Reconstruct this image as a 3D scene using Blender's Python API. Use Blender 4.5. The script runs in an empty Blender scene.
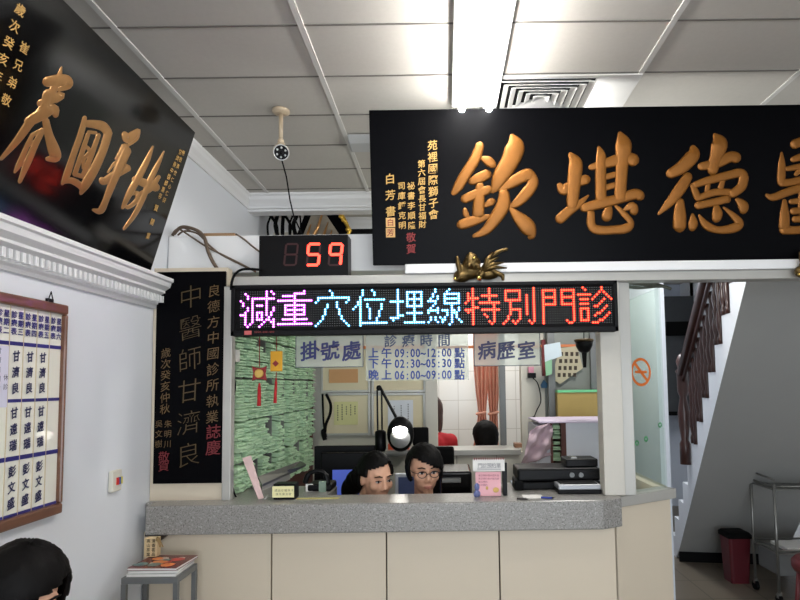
import bpy, math, random
from mathutils import Vector, Matrix, noise
random.seed(7)
SC = bpy.context.scene
COL = SC.collection
PI = math.pi
R = math.radians

# ------------------------------------------------------------------ camera
F = 565.0
PITCH, ROLL = R(3.8), R(0.75)
CAM = Vector((0, 0, 1.65))
SX, SY = -45 / 800.0, 46.5 / 800.0
cd = bpy.data.cameras.new('camera')
cam = bpy.data.objects.new('camera', cd)
COL.objects.link(cam)
CR = Matrix.Rotation(PI / 2 + PITCH, 3, 'X') @ Matrix.Rotation(-ROLL, 3, 'Z')
cam.matrix_world = Matrix.Translation(CAM) @ CR.to_4x4()
cd.sensor_width = 36
cd.lens = F / 800 * 36
cd.shift_x, cd.shift_y = SX, SY
cd.clip_start = 0.05
SC.camera = cam

# ------------------------------------------------------------------ world, lights, exposure
w = bpy.data.worlds.new('world')
SC.world = w
w.use_nodes = True
w.node_tree.nodes['Background'].inputs[0].default_value = (0.80, 0.88, 1.0, 1)
w.node_tree.nodes['Background'].inputs[1].default_value = 0.85
SC.view_settings.view_transform = 'Standard'
SC.view_settings.look = 'None'
SC.view_settings.gamma = 1
SC.view_settings.exposure = 0.0


def area(name, loc, rot, sx, sy, power, color=(1, 1, 1)):
    l = bpy.data.lights.new(name, 'AREA')
    l.shape = 'RECTANGLE'
    l.size, l.size_y, l.energy, l.color = sx, sy, power, color
    o = bpy.data.objects.new(name, l)
    COL.objects.link(o)
    o.location = loc
    o.rotation_euler = rot
    return o


area('front_fill_light', (0.6, -3.3, 1.2), (R(106), 0, 0), 3.4, 2.0, 120, (0.86, 0.93, 1.0))  # added unseen fill behind the camera, tilted up to lift the ceiling
def lamp_point(name, loc, r, power, color):
    l = bpy.data.lights.new(name, 'POINT')
    l.shadow_soft_size, l.energy, l.color = r, power, color
    o = bpy.data.objects.new(name, l)
    COL.objects.link(o)
    o.location = loc
    return o


lamp_point('waiting_room_fill', (0.3, -0.9, 2.45), 0.18, 40, (1.0, 0.98, 0.95))  # added unseen point fill to brighten the waiting-side ceiling
lamp_point('office_fill', (0.85, 3.3, 2.45), 0.12, 34, (1.0, 0.99, 0.95))  # added unseen point fill for the office and its ceiling
area('rear_room_light', (0.3, 5.3, 2.7), (0, 0, 0), 1.1, 0.4, 26, (1.0, 0.98, 0.95))
area('hall_light', (1.62, 5.0, 2.7), (0, R(25), 0), 0.3, 1.2, 30, (0.95, 0.98, 1.0))


# ------------------------------------------------------------------ helpers
def at(px, py, Y=None, X=None, Z=None):
    """world point seen at a photo pixel on the plane Y=, X= or Z="""
    d = CR @ Vector(((px - 400 + SX * 800) / F, -(py - 300 - SY * 800) / F, -1))
    if Y is not None: t = (Y - CAM.y) / d.y
    elif X is not None: t = (X - CAM.x) / d.x
    else: t = (Z - CAM.z) / d.z
    return CAM + d * t


def on_plane(px, py, p0, n):
    d = CR @ Vector(((px - 400 + SX * 800) / F, -(py - 300 - SY * 800) / F, -1))
    t = (p0 - CAM).dot(n) / d.dot(n)
    return CAM + d * t


def lin(c):
    c = c / 255.0
    return c / 12.92 if c <= 0.04045 else ((c + 0.055) / 1.055) ** 2.4


def rgb(r, g, b): return (lin(r), lin(g), lin(b), 1)


MATS = {}


def mat(name, c, rough=0.6, metal=0.0, var=0.06, scale=18.0, bump=0.0, coat=0.0, emit=None, es=0.0, stretch=None, spec=0.5):
    if name in MATS: return MATS[name]
    m = bpy.data.materials.new(name)
    m.use_nodes = True
    nt = m.node_tree
    b = nt.nodes['Principled BSDF']
    b.inputs['Roughness'].default_value = rough
    b.inputs['Metallic'].default_value = metal
    b.inputs['Coat Weight'].default_value = coat
    b.inputs['Specular IOR Level'].default_value = spec
    col = rgb(*c)
    if emit:
        b.inputs['Emission Color'].default_value = emit
        b.inputs['Emission Strength'].default_value = es
    tc = nt.nodes.new('ShaderNodeTexCoord')
    mp = nt.nodes.new('ShaderNodeMapping')
    nt.links.new(tc.outputs['Object'], mp.inputs[0])
    if stretch: mp.inputs['Scale'].default_value = stretch
    nz = nt.nodes.new('ShaderNodeTexNoise')
    nz.inputs['Scale'].default_value = scale
    nz.inputs['Detail'].default_value = 4
    nt.links.new(mp.outputs[0], nz.inputs['Vector'])
    mx = nt.nodes.new('ShaderNodeMix')
    mx.data_type = 'RGBA'
    mx.inputs[6].default_value = tuple(min(1, x * (1 + var)) for x in col[:3]) + (1,)
    mx.inputs[7].default_value = tuple(x * (1 - var) for x in col[:3]) + (1,)
    nt.links.new(nz.outputs[0], mx.inputs[0])
    nt.links.new(mx.outputs[2], b.inputs['Base Color'])
    if bump:
        bp = nt.nodes.new('ShaderNodeBump')
        bp.inputs['Strength'].default_value = bump
        bp.inputs['Distance'].default_value = 0.01
        nt.links.new(nz.outputs[0], bp.inputs['Height'])
        nt.links.new(bp.outputs[0], b.inputs['Normal'])
    MATS[name] = m
    return m


def emis(name, c, s):
    if name in MATS: return MATS[name]
    return mat(name, c, 0.4, emit=rgb(*c), es=s, var=0.0)


def glassy(name, tint, alpha, rough=0.02, gloss=0.12):
    """thin clear sheet: mostly transparent, with a tinted diffuse film and a faint reflection"""
    m = bpy.data.materials.new(name)
    m.use_nodes = True
    nt = m.node_tree
    nt.nodes.clear()
    out = nt.nodes.new('ShaderNodeOutputMaterial')
    tr = nt.nodes.new('ShaderNodeBsdfTransparent')
    tr.inputs[0].default_value = (0.95, 0.98, 0.96, 1)
    df = nt.nodes.new('ShaderNodeBsdfDiffuse')
    df.inputs[0].default_value = rgb(*tint)
    gl = nt.nodes.new('ShaderNodeBsdfGlossy')
    gl.inputs['Roughness'].default_value = rough
    m1 = nt.nodes.new('ShaderNodeMixShader')
    m1.inputs[0].default_value = alpha
    m2 = nt.nodes.new('ShaderNodeMixShader')
    lw = nt.nodes.new('ShaderNodeLayerWeight')
    lw.inputs[0].default_value = gloss
    nt.links.new(tr.outputs[0], m1.inputs[1]); nt.links.new(df.outputs[0], m1.inputs[2])
    nt.links.new(lw.outputs['Fresnel'], m2.inputs[0])
    nt.links.new(m1.outputs[0], m2.inputs[1]); nt.links.new(gl.outputs[0], m2.inputs[2])
    nt.links.new(m2.outputs[0], out.inputs[0])
    return m


def speckle(name, base, dark, light):
    m = bpy.data.materials.new(name)
    m.use_nodes = True
    nt = m.node_tree
    b = nt.nodes['Principled BSDF']
    b.inputs['Roughness'].default_value = 0.28
    tc = nt.nodes.new('ShaderNodeTexCoord')
    cur = None
    for i, (sc, lo, hi, c) in enumerate(((150, 0.55, 0.70, dark), (110, 0.58, 0.70, light), (260, 0.60, 0.70, dark))):
        nz = nt.nodes.new('ShaderNodeTexNoise')
        nz.inputs['Scale'].default_value = sc
        nz.inputs['Detail'].default_value = 1
        mp = nt.nodes.new('ShaderNodeMapping')
        mp.inputs['Location'].default_value = (i * 3.1, 0, i)
        nt.links.new(tc.outputs['Object'], mp.inputs[0])
        nt.links.new(mp.outputs[0], nz.inputs['Vector'])
        rp = nt.nodes.new('ShaderNodeMapRange')
        rp.inputs[1].default_value = lo; rp.inputs[2].default_value = hi
        nt.links.new(nz.outputs[0], rp.inputs[0])
        mx = nt.nodes.new('ShaderNodeMix'); mx.data_type = 'RGBA'
        nt.links.new(rp.outputs[0], mx.inputs[0])
        if cur is None: mx.inputs[6].default_value = rgb(*base)
        else: nt.links.new(cur, mx.inputs[6])
        mx.inputs[7].default_value = rgb(*c)
        cur = mx.outputs[2]
    nt.links.new(cur, b.inputs['Base Color'])
    return m


def brick_mat(name, c1, c2, mortar, bw, bh, ms, rough=0.5, off=0.0, axes='xz', loc=(0, 0, 0)):
    m = bpy.data.materials.new(name)
    m.use_nodes = True
    nt = m.node_tree
    b = nt.nodes['Principled BSDF']
    b.inputs['Roughness'].default_value = rough
    tc = nt.nodes.new('ShaderNodeTexCoord')
    sp = nt.nodes.new('ShaderNodeSeparateXYZ')
    cb = nt.nodes.new('ShaderNodeCombineXYZ')
    mp = nt.nodes.new('ShaderNodeMapping')
    mp.inputs['Location'].default_value = loc
    nt.links.new(tc.outputs['Object'], sp.inputs[0])
    nt.links.new(sp.outputs[axes[0].upper()], cb.inputs[0])
    nt.links.new(sp.outputs[axes[1].upper()], cb.inputs[1])
    nt.links.new(cb.outputs[0], mp.inputs[0])
    br = nt.nodes.new('ShaderNodeTexBrick')
    br.offset = off
    br.inputs['Scale'].default_value = 1
    br.inputs['Color1'].default_value = rgb(*c1)
    br.inputs['Color2'].default_value = rgb(*c2)
    br.inputs['Mortar'].default_value = rgb(*mortar)
    br.inputs['Mortar Size'].default_value = ms
    br.inputs['Brick Width'].default_value = bw
    br.inputs['Row Height'].default_value = bh
    nt.links.new(mp.outputs[0], br.inputs['Vector'])
    nt.links.new(br.outputs[0], b.inputs['Base Color'])
    return m


class MB:
    def __init__(s): s.v, s.f = [], []

    def add(s, vs, fs):
        k = len(s.v)
        s.v += [tuple(v) for v in vs]
        s.f += [tuple(i + k for i in f) for f in fs]
        return s

    def box(s, x0, x1, y0, y1, z0, z1, M=None):
        vs = [Vector((x, y, z)) for x in (x0, x1) for y in (y0, y1) for z in (z0, z1)]
        if M: vs = [M @ v for v in vs]
        return s.add(vs, [(0, 1, 3, 2), (4, 6, 7, 5), (0, 4, 5, 1), (2, 3, 7, 6), (0, 2, 6, 4), (1, 5, 7, 3)])

    def prism(s, pts, ext):
        """closed polygon of Vectors swept along vector ext"""
        n = len(pts)
        e = Vector(ext)
        vs = [Vector(p) for p in pts] + [Vector(p) + e for p in pts]
        fs = [tuple(range(n))[::-1], tuple(range(n, 2 * n))]
        fs += [(i, (i + 1) % n, n + (i + 1) % n, n + i) for i in range(n)]
        return s.add(vs, fs)

    def tube(s, pts, r, n=8, cap=True, closed=False):
        pts = [Vector(p) for p in pts]
        rs = r if isinstance(r, (list, tuple)) else [r] * len(pts)
        vs, fs = [], []
        up = None
        m = len(pts)
        for i, p in enumerate(pts):
            if closed: t = pts[(i + 1) % m] - pts[i - 1]
            else: t = pts[min(i + 1, m - 1)] - pts[max(i - 1, 0)]
            if t.length < 1e-9: t = Vector((0, 0, 1))
            t.normalize()
            if up is None:
                up = Vector((0, 0, 1)) if abs(t.z) < .9 else Vector((1, 0, 0))
            a = (up - t * up.dot(t))
            if a.length < 1e-6: a = t.orthogonal()
            a.normalize(); up = a
            b = t.cross(a)
            for k in range(n):
                q = 2 * PI * k / n
                vs.append(p + (a * math.cos(q) + b * math.sin(q)) * rs[i])
        for i in range(m if closed else m - 1):
            for k in range(n):
                j = (i + 1) % m
                fs.append((i * n + k, i * n + (k + 1) % n, j * n + (k + 1) % n, j * n + k))
        if cap and not closed:
            fs.append(tuple(range(n))[::-1]); fs.append(tuple((m - 1) * n + k for k in range(n)))
        return s.add(vs, fs)

    def lathe(s, prof, c=(0, 0, 0), n=20, M=None):
        """profile of (r, z) turned about z"""
        vs, fs = [], []
        for r, z in prof:
            for k in range(n):
                q = 2 * PI * k / n
                v = Vector((r * math.cos(q), r * math.sin(q), z))
                if M: v = M @ v
                vs.append(v + Vector(c))
        for i in range(len(prof) - 1):
            for k in range(n):
                fs.append((i * n + k, i * n + (k + 1) % n, (i + 1) * n + (k + 1) % n, (i + 1) * n + k))
        fs.append(tuple(range(n))[::-1]); fs.append(tuple((len(prof) - 1) * n + k for k in range(n)))
        return s.add(vs, fs)

    def ball(s, c, r, M=None, nu=14, nv=9):
        rx, ry, rz = r if isinstance(r, (tuple, list)) else (r, r, r)
        vs, fs = [], []
        for j in range(1, nv):
            a = PI * j / nv
            for i in range(nu):
                q = 2 * PI * i / nu
                v = Vector((rx * math.sin(a) * math.cos(q), ry * math.sin(a) * math.sin(q), rz * math.cos(a)))
                if M: v = M @ v
                vs.append(v + Vector(c))
        t = Vector((0, 0, rz)); b = Vector((0, 0, -rz))
        if M: t, b = M @ t, M @ b
        vs += [t + Vector(c), b + Vector(c)]
        N = (nv - 1) * nu
        for j in range(nv - 2):
            for i in range(nu):
                fs.append((j * nu + i, (j + 1) * nu + i, (j + 1) * nu + (i + 1) % nu, j * nu + (i + 1) % nu))
        for i in range(nu):
            fs.append((N, i, (i + 1) % nu))
            fs.append((N + 1, (nv - 2) * nu + (i + 1) % nu, (nv - 2) * nu + i))
        return s.add(vs, fs)

    def quad(s, a, b, c, d): return s.add([a, b, c, d], [(0, 1, 2, 3)])

    def build(s, name, m, parent=None, smooth=False, bevel=0.0, loc=None, M=None, remesh=0, solid=0, seg=2, fix=True):
        me = bpy.data.meshes.new(name)
        vs = s.v
        if M: vs = [tuple(M @ Vector(v)) for v in vs]
        pl = ploc(parent) if parent is not None and fix else Vector((0, 0, 0))
        me.from_pydata([tuple(Vector(v) - pl) for v in vs], [], s.f)
        me.validate()
        o = bpy.data.objects.new(name, me)
        COL.objects.link(o)
        for mm in (m if isinstance(m, list) else [m]): me.materials.append(mm)
        import bmesh
        bm = bmesh.new(); bm.from_mesh(me)
        bmesh.ops.recalc_face_normals(bm, faces=bm.faces)
        bm.to_mesh(me); bm.free()
        if remesh:
            md = o.modifiers.new('r', 'REMESH'); md.mode = 'VOXEL'; md.voxel_size = remesh; md.use_smooth_shade = True
            md = o.modifiers.new('s', 'SMOOTH'); md.factor = 0.5; md.iterations = 3
            dg = bpy.context.evaluated_depsgraph_get()
            nm = bpy.data.meshes.new_from_object(o.evaluated_get(dg))
            o.modifiers.clear(); o.data = nm
            if not nm.materials: nm.materials.append(m)
            smooth = True
        if solid:
            md = o.modifiers.new('sol', 'SOLIDIFY'); md.thickness = solid; md.offset = 0
        if bevel:
            md = o.modifiers.new('bev', 'BEVEL'); md.width = bevel; md.segments = seg; md.limit_method = 'ANGLE'; md.angle_limit = R(40)
        if smooth:
            for p in o.data.polygons: p.use_smooth = True
        if parent is not None: o.parent = parent
        if loc is not None: o.location = loc
        return o


def ploc(o):
    l = Vector((0, 0, 0))
    while o is not None:
        l = l + o.location
        o = o.parent
    return l


def tag(o, label=None, cat=None, group=None, kind=None):
    if label: o['label'] = label
    if cat: o['category'] = cat
    if group: o['group'] = group
    if kind: o['kind'] = kind
    return o


def thing(name, label, cat, loc=(0, 0, 0), group=None):
    o = bpy.data.objects.new(name, None)
    o.empty_display_size = 0.05
    COL.objects.link(o)
    o.location = loc
    return tag(o, label, cat, group)


def struct(name, b, m, **k): return tag(b.build(name, m, **k), kind='structure')


def dup(root, name=None):
    r = root.copy(); COL.objects.link(r)
    def rec(src, dst):
        for ch in src.children:
            c = ch.copy(); COL.objects.link(c); c.parent = dst
            rec(ch, c)
    rec(root, r)
    return r


# ---- writing: glyph meshes from Blender's own built-in font
GL = {}


def glyph(ch, bold=0.0):
    k = (ch, bold)
    if k in GL: return GL[k]
    cu = bpy.data.curves.new('g', 'FONT')
    cu.body = ch
    cu.size = 1
    cu.resolution_u = 2
    cu.offset = bold
    o = bpy.data.objects.new('g', cu)
    COL.objects.link(o)
    dg = bpy.context.evaluated_depsgraph_get()
    me = bpy.data.meshes.new_from_object(o.evaluated_get(dg))
    vs = [v.co.copy() for v in me.vertices]
    fs = [tuple(p.vertices) for p in me.polygons]
    bpy.data.objects.remove(o); bpy.data.meshes.remove(me)
    if vs:
        x0 = min(v.x for v in vs); x1 = max(v.x for v in vs)
    else: x0 = x1 = 0
    GL[k] = (vs, fs, x0, x1)
    return GL[k]


def write(b, s, o, u, v, size, pitch=None, bold=0.0, vertical=False, sxx=1.0, slant=0.0, jit=0.0, fat=0.0):
    if fat:
        st = random.getstate()
        for k_, (fx_, fy_) in enumerate(((-1, -.4), (1, .4), (-.4, .8), (.4, -.8))):
            random.setstate(st)
            write(b, s, Vector(o) + u * fx_ * fat * size + v * fy_ * fat * size + Vector(u).cross(Vector(v)) * (.00004 * k_), u, v, size, pitch, bold, vertical, sxx, slant, jit)
        return
    """put string s into MB b; o = centre of first glyph, u/v = right/up unit vectors"""
    n = Vector(u).cross(Vector(v))
    for i, ch in enumerate(s):
        if ch == ' ': continue
        vs, fs, x0, x1 = glyph(ch, bold)
        c = Vector((0.5, 0.36)) if ord(ch) > 255 else Vector(((x0 + x1) / 2, 0.36))
        p = o + (-v * (pitch or size) * i if vertical else u * (pitch or size) * i)
        a = random.uniform(-jit, jit)
        ca, sa = math.cos(a), math.sin(a)
        out = []
        for q in vs:
            x, y = q.x - c.x, q.y - c.y
            y += slant * x
            x, y = x * ca - y * sa, x * sa + y * ca
            out.append(p + u * (x * size * sxx) + v * (y * size) + n * 0.0)
        b.add(out, fs)


def stroke(b, pts, fmap, n, hscale=0.26, sc=1.0, nr=9):
    """raised brush stroke: pts (x,y,w) in local units -> fmap(x,y) on the board, n = outward normal"""
    P = []
    m = len(pts)
    for i in range(m - 1):
        p0 = pts[max(i - 1, 0)]; p1 = pts[i]; p2 = pts[i + 1]; p3 = pts[min(i + 2, m - 1)]
        for k in range(5):
            t = k / 5
            P.append([0.5 * ((2 * p1[j]) + (-p0[j] + p2[j]) * t + (2 * p0[j] - 5 * p1[j] + 4 * p2[j] - p3[j]) * t * t + (-p0[j] + 3 * p1[j] - 3 * p2[j] + p3[j]) * t ** 3) for j in range(3)])
    P.append(list(pts[-1]))
    def d(a, b_): return math.hypot(a[0] - b_[0], a[1] - b_[1])
    # rounded end points
    t0 = Vector((P[0][0] - P[1][0], P[0][1] - P[1][1])); t0 = t0.normalized() if t0.length else Vector((0, 1))
    t1 = Vector((P[-1][0] - P[-2][0], P[-1][1] - P[-2][1])); t1 = t1.normalized() if t1.length else Vector((0, 1))
    w0, w1 = P[0][2], P[-1][2]
    pre = [[P[0][0] + t0.x * w0 * .42, P[0][1] + t0.y * w0 * .42, w0 * .1], [P[0][0] + t0.x * w0 * .3, P[0][1] + t0.y * w0 * .3, w0 * .62]]
    post = [[P[-1][0] + t1.x * w1 * .3, P[-1][1] + t1.y * w1 * .3, w1 * .62], [P[-1][0] + t1.x * w1 * .42, P[-1][1] + t1.y * w1 * .42, w1 * .1]]
    P = pre + P + post
    vs, fs = [], []
    M = len(P)
    for i, p in enumerate(P):
        a, c = P[max(i - 1, 0)], P[min(i + 1, M - 1)]
        t = Vector((c[0] - a[0], c[1] - a[1]))
        t = t.normalized() if t.length > 1e-6 else Vector((0, 1))
        s = Vector((-t.y, t.x))
        hw = p[2] / 2 * 1.1
        L = fmap(p[0] + s.x * hw, p[1] + s.y * hw)
        Rr = fmap(p[0] - s.x * hw, p[1] - s.y * hw)
        mid = (L + Rr) / 2
        half = (L - Rr) / 2
        hh = half.length * 2 * hscale
        for k in range(nr):
            q = PI * k / (nr - 1)
            cq = math.cos(q)
            vs.append(mid + half * (abs(cq) ** 0.6 * (1 if cq > 0 else -1)) + n * (hh * math.sin(q) ** 0.6 if 0 < k < nr - 1 else 0.0))
    for i in range(M - 1):
        for k in range(nr - 1):
            fs.append((i * nr + k, i * nr + k + 1, (i + 1) * nr + k + 1, (i + 1) * nr + k))
    b.add(vs, fs)


# ------------------------------------------------------------------ materials
m_wall = mat('wall_paint', (222, 225, 230), 0.5, var=0.02, scale=4)
m_white = mat('white_plaster', (226, 226, 226), 0.5, var=0.02, scale=6)
m_ceil = mat('ceiling_tile', (186, 182, 174), 0.85, var=0.05, scale=60)
m_tbar = mat('ceiling_bar', (205, 203, 198), 0.5, var=0.02)
m_lam = mat('cream_laminate', (210, 197, 176), 0.4, var=0.02, scale=5)
m_seam = mat('dark_seam', (60, 48, 38), 0.7)
m_alu = mat('aluminium', (178, 176, 170), 0.38, 0.35, var=0.03)
m_post = mat('grey_post', (198, 194, 184), 0.5, var=0.03)
m_gran = speckle('granite', (142, 140, 136), (92, 88, 84), (166, 164, 160))
m_black = mat('black_plastic', (10, 10, 12), 0.4, var=0.1, spec=.16)
m_blackm = mat('black_matte', (9, 9, 10), 0.7, var=0.1, spec=.12)
m_lac = mat('black_lacquer', (3, 3, 5), 0.3, var=0.1, spec=.05)
m_lac2 = mat('polished_black_lacquer', (3, 3, 4), 0.13, var=0.1, spec=.5)
m_gold = mat('gilding', (132, 82, 24), 0.42, 0.55, var=0.15, scale=30, bump=0.12)
m_goldl = mat('pale_gilding', (176, 132, 84), 0.28, 0.75, var=0.15, scale=40)
m_goldt = mat('gold_paint', (190, 150, 80), 0.5, 0.3, var=0.25, scale=60)
m_goldd = mat('dull_gold_paint', (74, 58, 32), 0.45, 0.3, var=0.6, scale=25)
m_redt = mat('red_paint', (124, 30, 30), 0.6, var=0.2)
m_wood = mat('reddish_wood', (104, 66, 46), 0.35, var=0.2, scale=12, stretch=(1, 1, 8), coat=0.3)
m_dwood = mat('dark_brown_wood', (60, 31, 24), 0.35, var=0.2, scale=14, coat=0.2)
m_skin = mat('skin', (226, 174, 144), 0.5, var=0.05, scale=20)
m_hair = mat('black_hair', (8, 6, 6), 0.62, var=0.3, scale=90, stretch=(1, 1, 0.15), bump=0.2, spec=.15)
m_green = mat('green_paper', (186, 216, 180), 0.7, var=0.12, scale=25)
m_paper = mat('white_paper', (228, 226, 222), 0.7, var=0.02)
m_navy = mat('navy_ink', (38, 34, 110), 0.5)
m_navyc = mat('navy_cloth', (34, 36, 54), 0.9, var=0.2)
m_glass = glassy('clear_glass', (190, 205, 198), 0.07, gloss=0.03)
m_acry = glassy('acrylic_sheet', (214, 216, 206), 0.34)
m_blue = mat('blue_lettering', (18, 48, 124), 0.5)
m_brass = mat('old_brass', (92, 74, 42), 0.4, 0.85, var=0.35, scale=40, bump=0.4)
m_cable = mat('brown_cable', (92, 76, 62), 0.6, var=0.2)
m_steel = mat('trolley_steel', (128, 128, 124), 0.35, 0.7)
m_grey = mat('grey_metal', (110, 112, 112), 0.45, 0.3)

# ------------------------------------------------------------------ room
XL, ZC = -1.35, 2.96
YB = 4.42
struct('floor', MB().box(-1.6, 3.4, -3.6, 8, -0.05, 0), brick_mat('floor_tile', (116, 106, 92), (108, 98, 86), (84, 76, 66), 0.4, 0.4, 0.006, 0.35, axes='xy'))
tilem = brick_mat('ceiling_tiles', (190, 186, 178), (184, 181, 174), (190, 186, 178), 0.685, 0.3425, 0.0, 0.85, axes='xy')
struct('ceiling', MB().box(-1.6, 3.4, -3.6, 8, ZC, ZC + 0.08), m_ceil)
b = MB()
for k in range(-1, 8):
    x = -1.186 + 0.678 * k
    if -1.34 < x < 3.2: b.box(x - .011, x + .011, -3.6, YB + .3, ZC - .006, ZC + .004)
struct('trim_1', b, m_tbar)
b = MB()
for k in range(-17, 7):
    y = 2.315 + 0.3425 * k
    b.box(-1.35, 3.2, y - .0035, y + .0035, ZC - .003, ZC + .003)
struct('trim_2', b, mat('ceiling_joint', (104, 100, 94), 0.8))
struct('wall_left', MB().box(XL - .15, XL, -3.6, YB, 0, ZC), m_wall)
struct('wall_right', MB().box(3.2, 3.35, -3.6, 8, 0, ZC), m_white)
# crown moulding under the ceiling, left wall and across the office beam
prof = [(0, 0), (.085, 0), (.085, -.012), (.07, -.02), (.06, -.04), (.035, -.06), (.022, -.075), (.022, -.09), (0, -.09)]
struct('trim_3', MB().prism([Vector((XL + a * .5, -3.6, ZC + z)) for a, z in prof], (0, 3.8 + 3.6, 0)), m_white)
yb = 3.83
struct('trim_4', MB().prism([Vector((XL, yb - a, ZC - .0 + z)) for a, z in prof], (4.55, 0, 0)).box(XL, 3.2, yb, yb + .10, ZC - .105, ZC), m_white)
struct('trim_5', MB().prism([Vector((XL, YB - a, ZC + z)) for a, z in prof], (4.55, 0, 0)), m_white)
# dentil moulding half way up the left wall
z0 = 2.015
b = MB().prism([Vector((XL + a, -3.6, z0 + z)) for a, z in [(0, 0), (.012, 0), (.018, .012), (.03, .02), (.03, .055), (.062, .07), (.062, .08), (.085, .095), (.09, .115), (.1, .12), (.1, .135), (0, .135)]], (0, 2.6 + 3.6, 0))
y = -0.5
while y < 2.59:
    b.box(XL + .03, XL + .056, y, y + .014, z0 + .026, z0 + .056); y += .027
struct('trim_6', b, m_white)

# ------------------------------------------------------------------ front partition
Yp = 2.60   # plane of the aluminium frame
cr = at(618, 531, Y=2.50)
cl = at(147, 533, Y=2.50)
zt = at(400, 503, Y=2.48).z
zb = at(400, 532.5, Y=2.48).z
XR = at(603, 505, Y=2.48).x
fa = at(620, 505, Y=2.56)          # corner after the granite chamfer
fb = at(675, 501, Y=2.74)          # far end of the angled side
# granite worktop
b = MB().prism([Vector((cl.x, 2.48, zb)), Vector((XR, 2.48, zb)), Vector((fa.x, 2.53, zb)), Vector((fa.x, 2.95, zb)), Vector((.27, 2.95, zb)), Vector((.27, 2.685, zb)), Vector((-.56, 2.685, zb)), Vector((-.56, 2.93, zb)), Vector((XL + .004, 2.93, zb)), Vector((XL + .004, 2.56, zb)), Vector((cl.x, 2.56, zb))], (0, 0, zt - zb))
gt = b.build('granite_worktop', m_gran, bevel=0.006)
tag(gt, 'thick speckled grey granite worktop of the reception counter', 'countertop')
# counter body
cb = thing('reception_counter', 'cream laminate reception counter front with thin dark upright seams', 'counter', (0, 2.7, 0))
xs = [XL + .005] + [at(x, 560, Y=2.545).x for x in (271.5, 386.5, 499.5, 616.5)]
for i in range(4):
    MB().box(xs[i] + .003, xs[i + 1] - .003, 2.545, 2.565, 0.08, zb).build('front_panel', m_lam, cb, bevel=.002)
MB().box(xs[0], xs[-1] - .003, 2.566, 2.60, 0, zb).build('carcass', m_seam, cb)
# angled side cabinet with its grey sill
e = (Vector((fb.x, fb.y, 0)) - Vector((fa.x, fa.y, 0))); el = e.length; e.normalize()
nn = Vector((-e.y, e.x, 0))        # pointing back into the office
A0 = Vector((fa.x - .012, fa.y - .0, 0))
sc_ = thing('side_cabinet', 'angled cream side section at right end of the reception counter', 'cabinet', A0)
zs0 = at(621, 508, Y=fa.y).z
P = [A0 + e * .012 + nn * .02, A0 + e * (el + .01) + nn * .02, A0 + e * (el + .01) + nn * .30, A0 + e * .012 + nn * .30]
MB().prism([Vector((p.x, p.y, 0)) for p in P], (0, 0, zs0 - .002)).build('body', m_lam, sc_, bevel=.003)
P = [A0, A0 + e * (el + .03), A0 + e * (el + .03) + nn * .08, A0 + nn * .08]
MB().prism([Vector((p.x, p.y, zs0)) for p in P], (0, 0, .047)).build('sill', m_alu, sc_, bevel=.003)
zsill = zs0 + .047

# header beam, trunking and aluminium head
hd = MB().box(at(168, 255, Y=2.72).x, 2.9, 2.72, 2.98, at(200, 273, Y=2.72).z, at(200, 236, Y=2.72).z)
struct('trim_7', hd, m_white, bevel=.004)
zh1, zh0 = at(400, 274.5, Y=2.56).z, at(400, 283.5, Y=2.56).z
ah = MB().box(at(231.5, 280, Y=2.56).x, 2.9, 2.56, 2.64, zh0, zh1)
struct('trim_8', ah, m_alu, bevel=.002)
zt1 = at(600, 261.5, Y=2.545).z
tr = MB().box(at(405, 270, Y=2.545).x, 2.9, 2.545, 2.70, zh1 + .001, zt1)
struct('trim_9', tr, m_white, bevel=.004)
# white strip of wall at left behind the vertical plaque
struct('wall_front', MB().box(XL + .002, at(226, 400, Y=2.60).x, 2.60, 2.66, zt, hd.v[0][2]), m_lam)
# posts
lp = thing('window_post', 'slim aluminium upright at left side of the reception opening', 'post', (at(228, 500, Y=2.58).x, 2.6, zt))
MB().box(at(223, 400, Y=2.58).x, at(231.5, 400, Y=2.58).x, 2.575, 2.62, zt, zh0).build('upright', m_alu, lp, bevel=.003)
pp = thing('window_post', 'wide pale grey upright at right corner of the reception opening', 'post', (at(612, 500, Y=2.58).x, 2.6, zt))
x0, x1 = at(602.5, 420, Y=2.58).x, at(623, 420, Y=2.58).x
MB().box(x0, x1, 2.575, 2.66, zt, zh0).build('upright', m_post, pp, bevel=.004)
x2 = at(632.5, 440, Y=2.63).x
MB().box(x1 + .001, x2, 2.60, 2.65, zsill, zh0).build('edge_profile', m_alu, pp, bevel=.003)
# angled glass and the return pane
g0 = A0 + e * .05 + nn * .035
g1 = A0 + e * (el + .0) + nn * .035
sg = thing('glass_screen', 'clear glass side screen with an orange no-smoking ring sticker', 'glass screen', (g0.x, g0.y, zsill))
b = MB().prism([Vector((p.x, p.y, zsill)) for p in (g0, g1, g1 + nn * .008, g0 + nn * .008)], (0, 0, zh0 - zsill))
b.build('pane', m_glass, sg)
g2 = g1 + Vector((-0.02, .55, 0))
b = MB().prism([Vector((p.x, p.y, zsill)) for p in (g1, g2, g2 + Vector((.008, 0, 0)), g1 + Vector((.008, 0, 0)))], (0, 0, zh0 - zsill))
b.build('return_pane', m_glass, sg)
b = MB().prism([Vector((p.x, p.y, 0)) for p in (g1 + Vector((-.05, .04, 0)), g1 + Vector((.02, .04, 0)), g2 + Vector((.04, 0, 0)), g2 + Vector((-.04, 0, 0)))], (0, 0, zsill))
b.build('return_base', m_lam, sg)
MB().box(g2.x - .02, g2.x + .03, g2.y, g2.y + .04, zsill - .0, zh0).build('return_upright', m_alu, sg)
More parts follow.
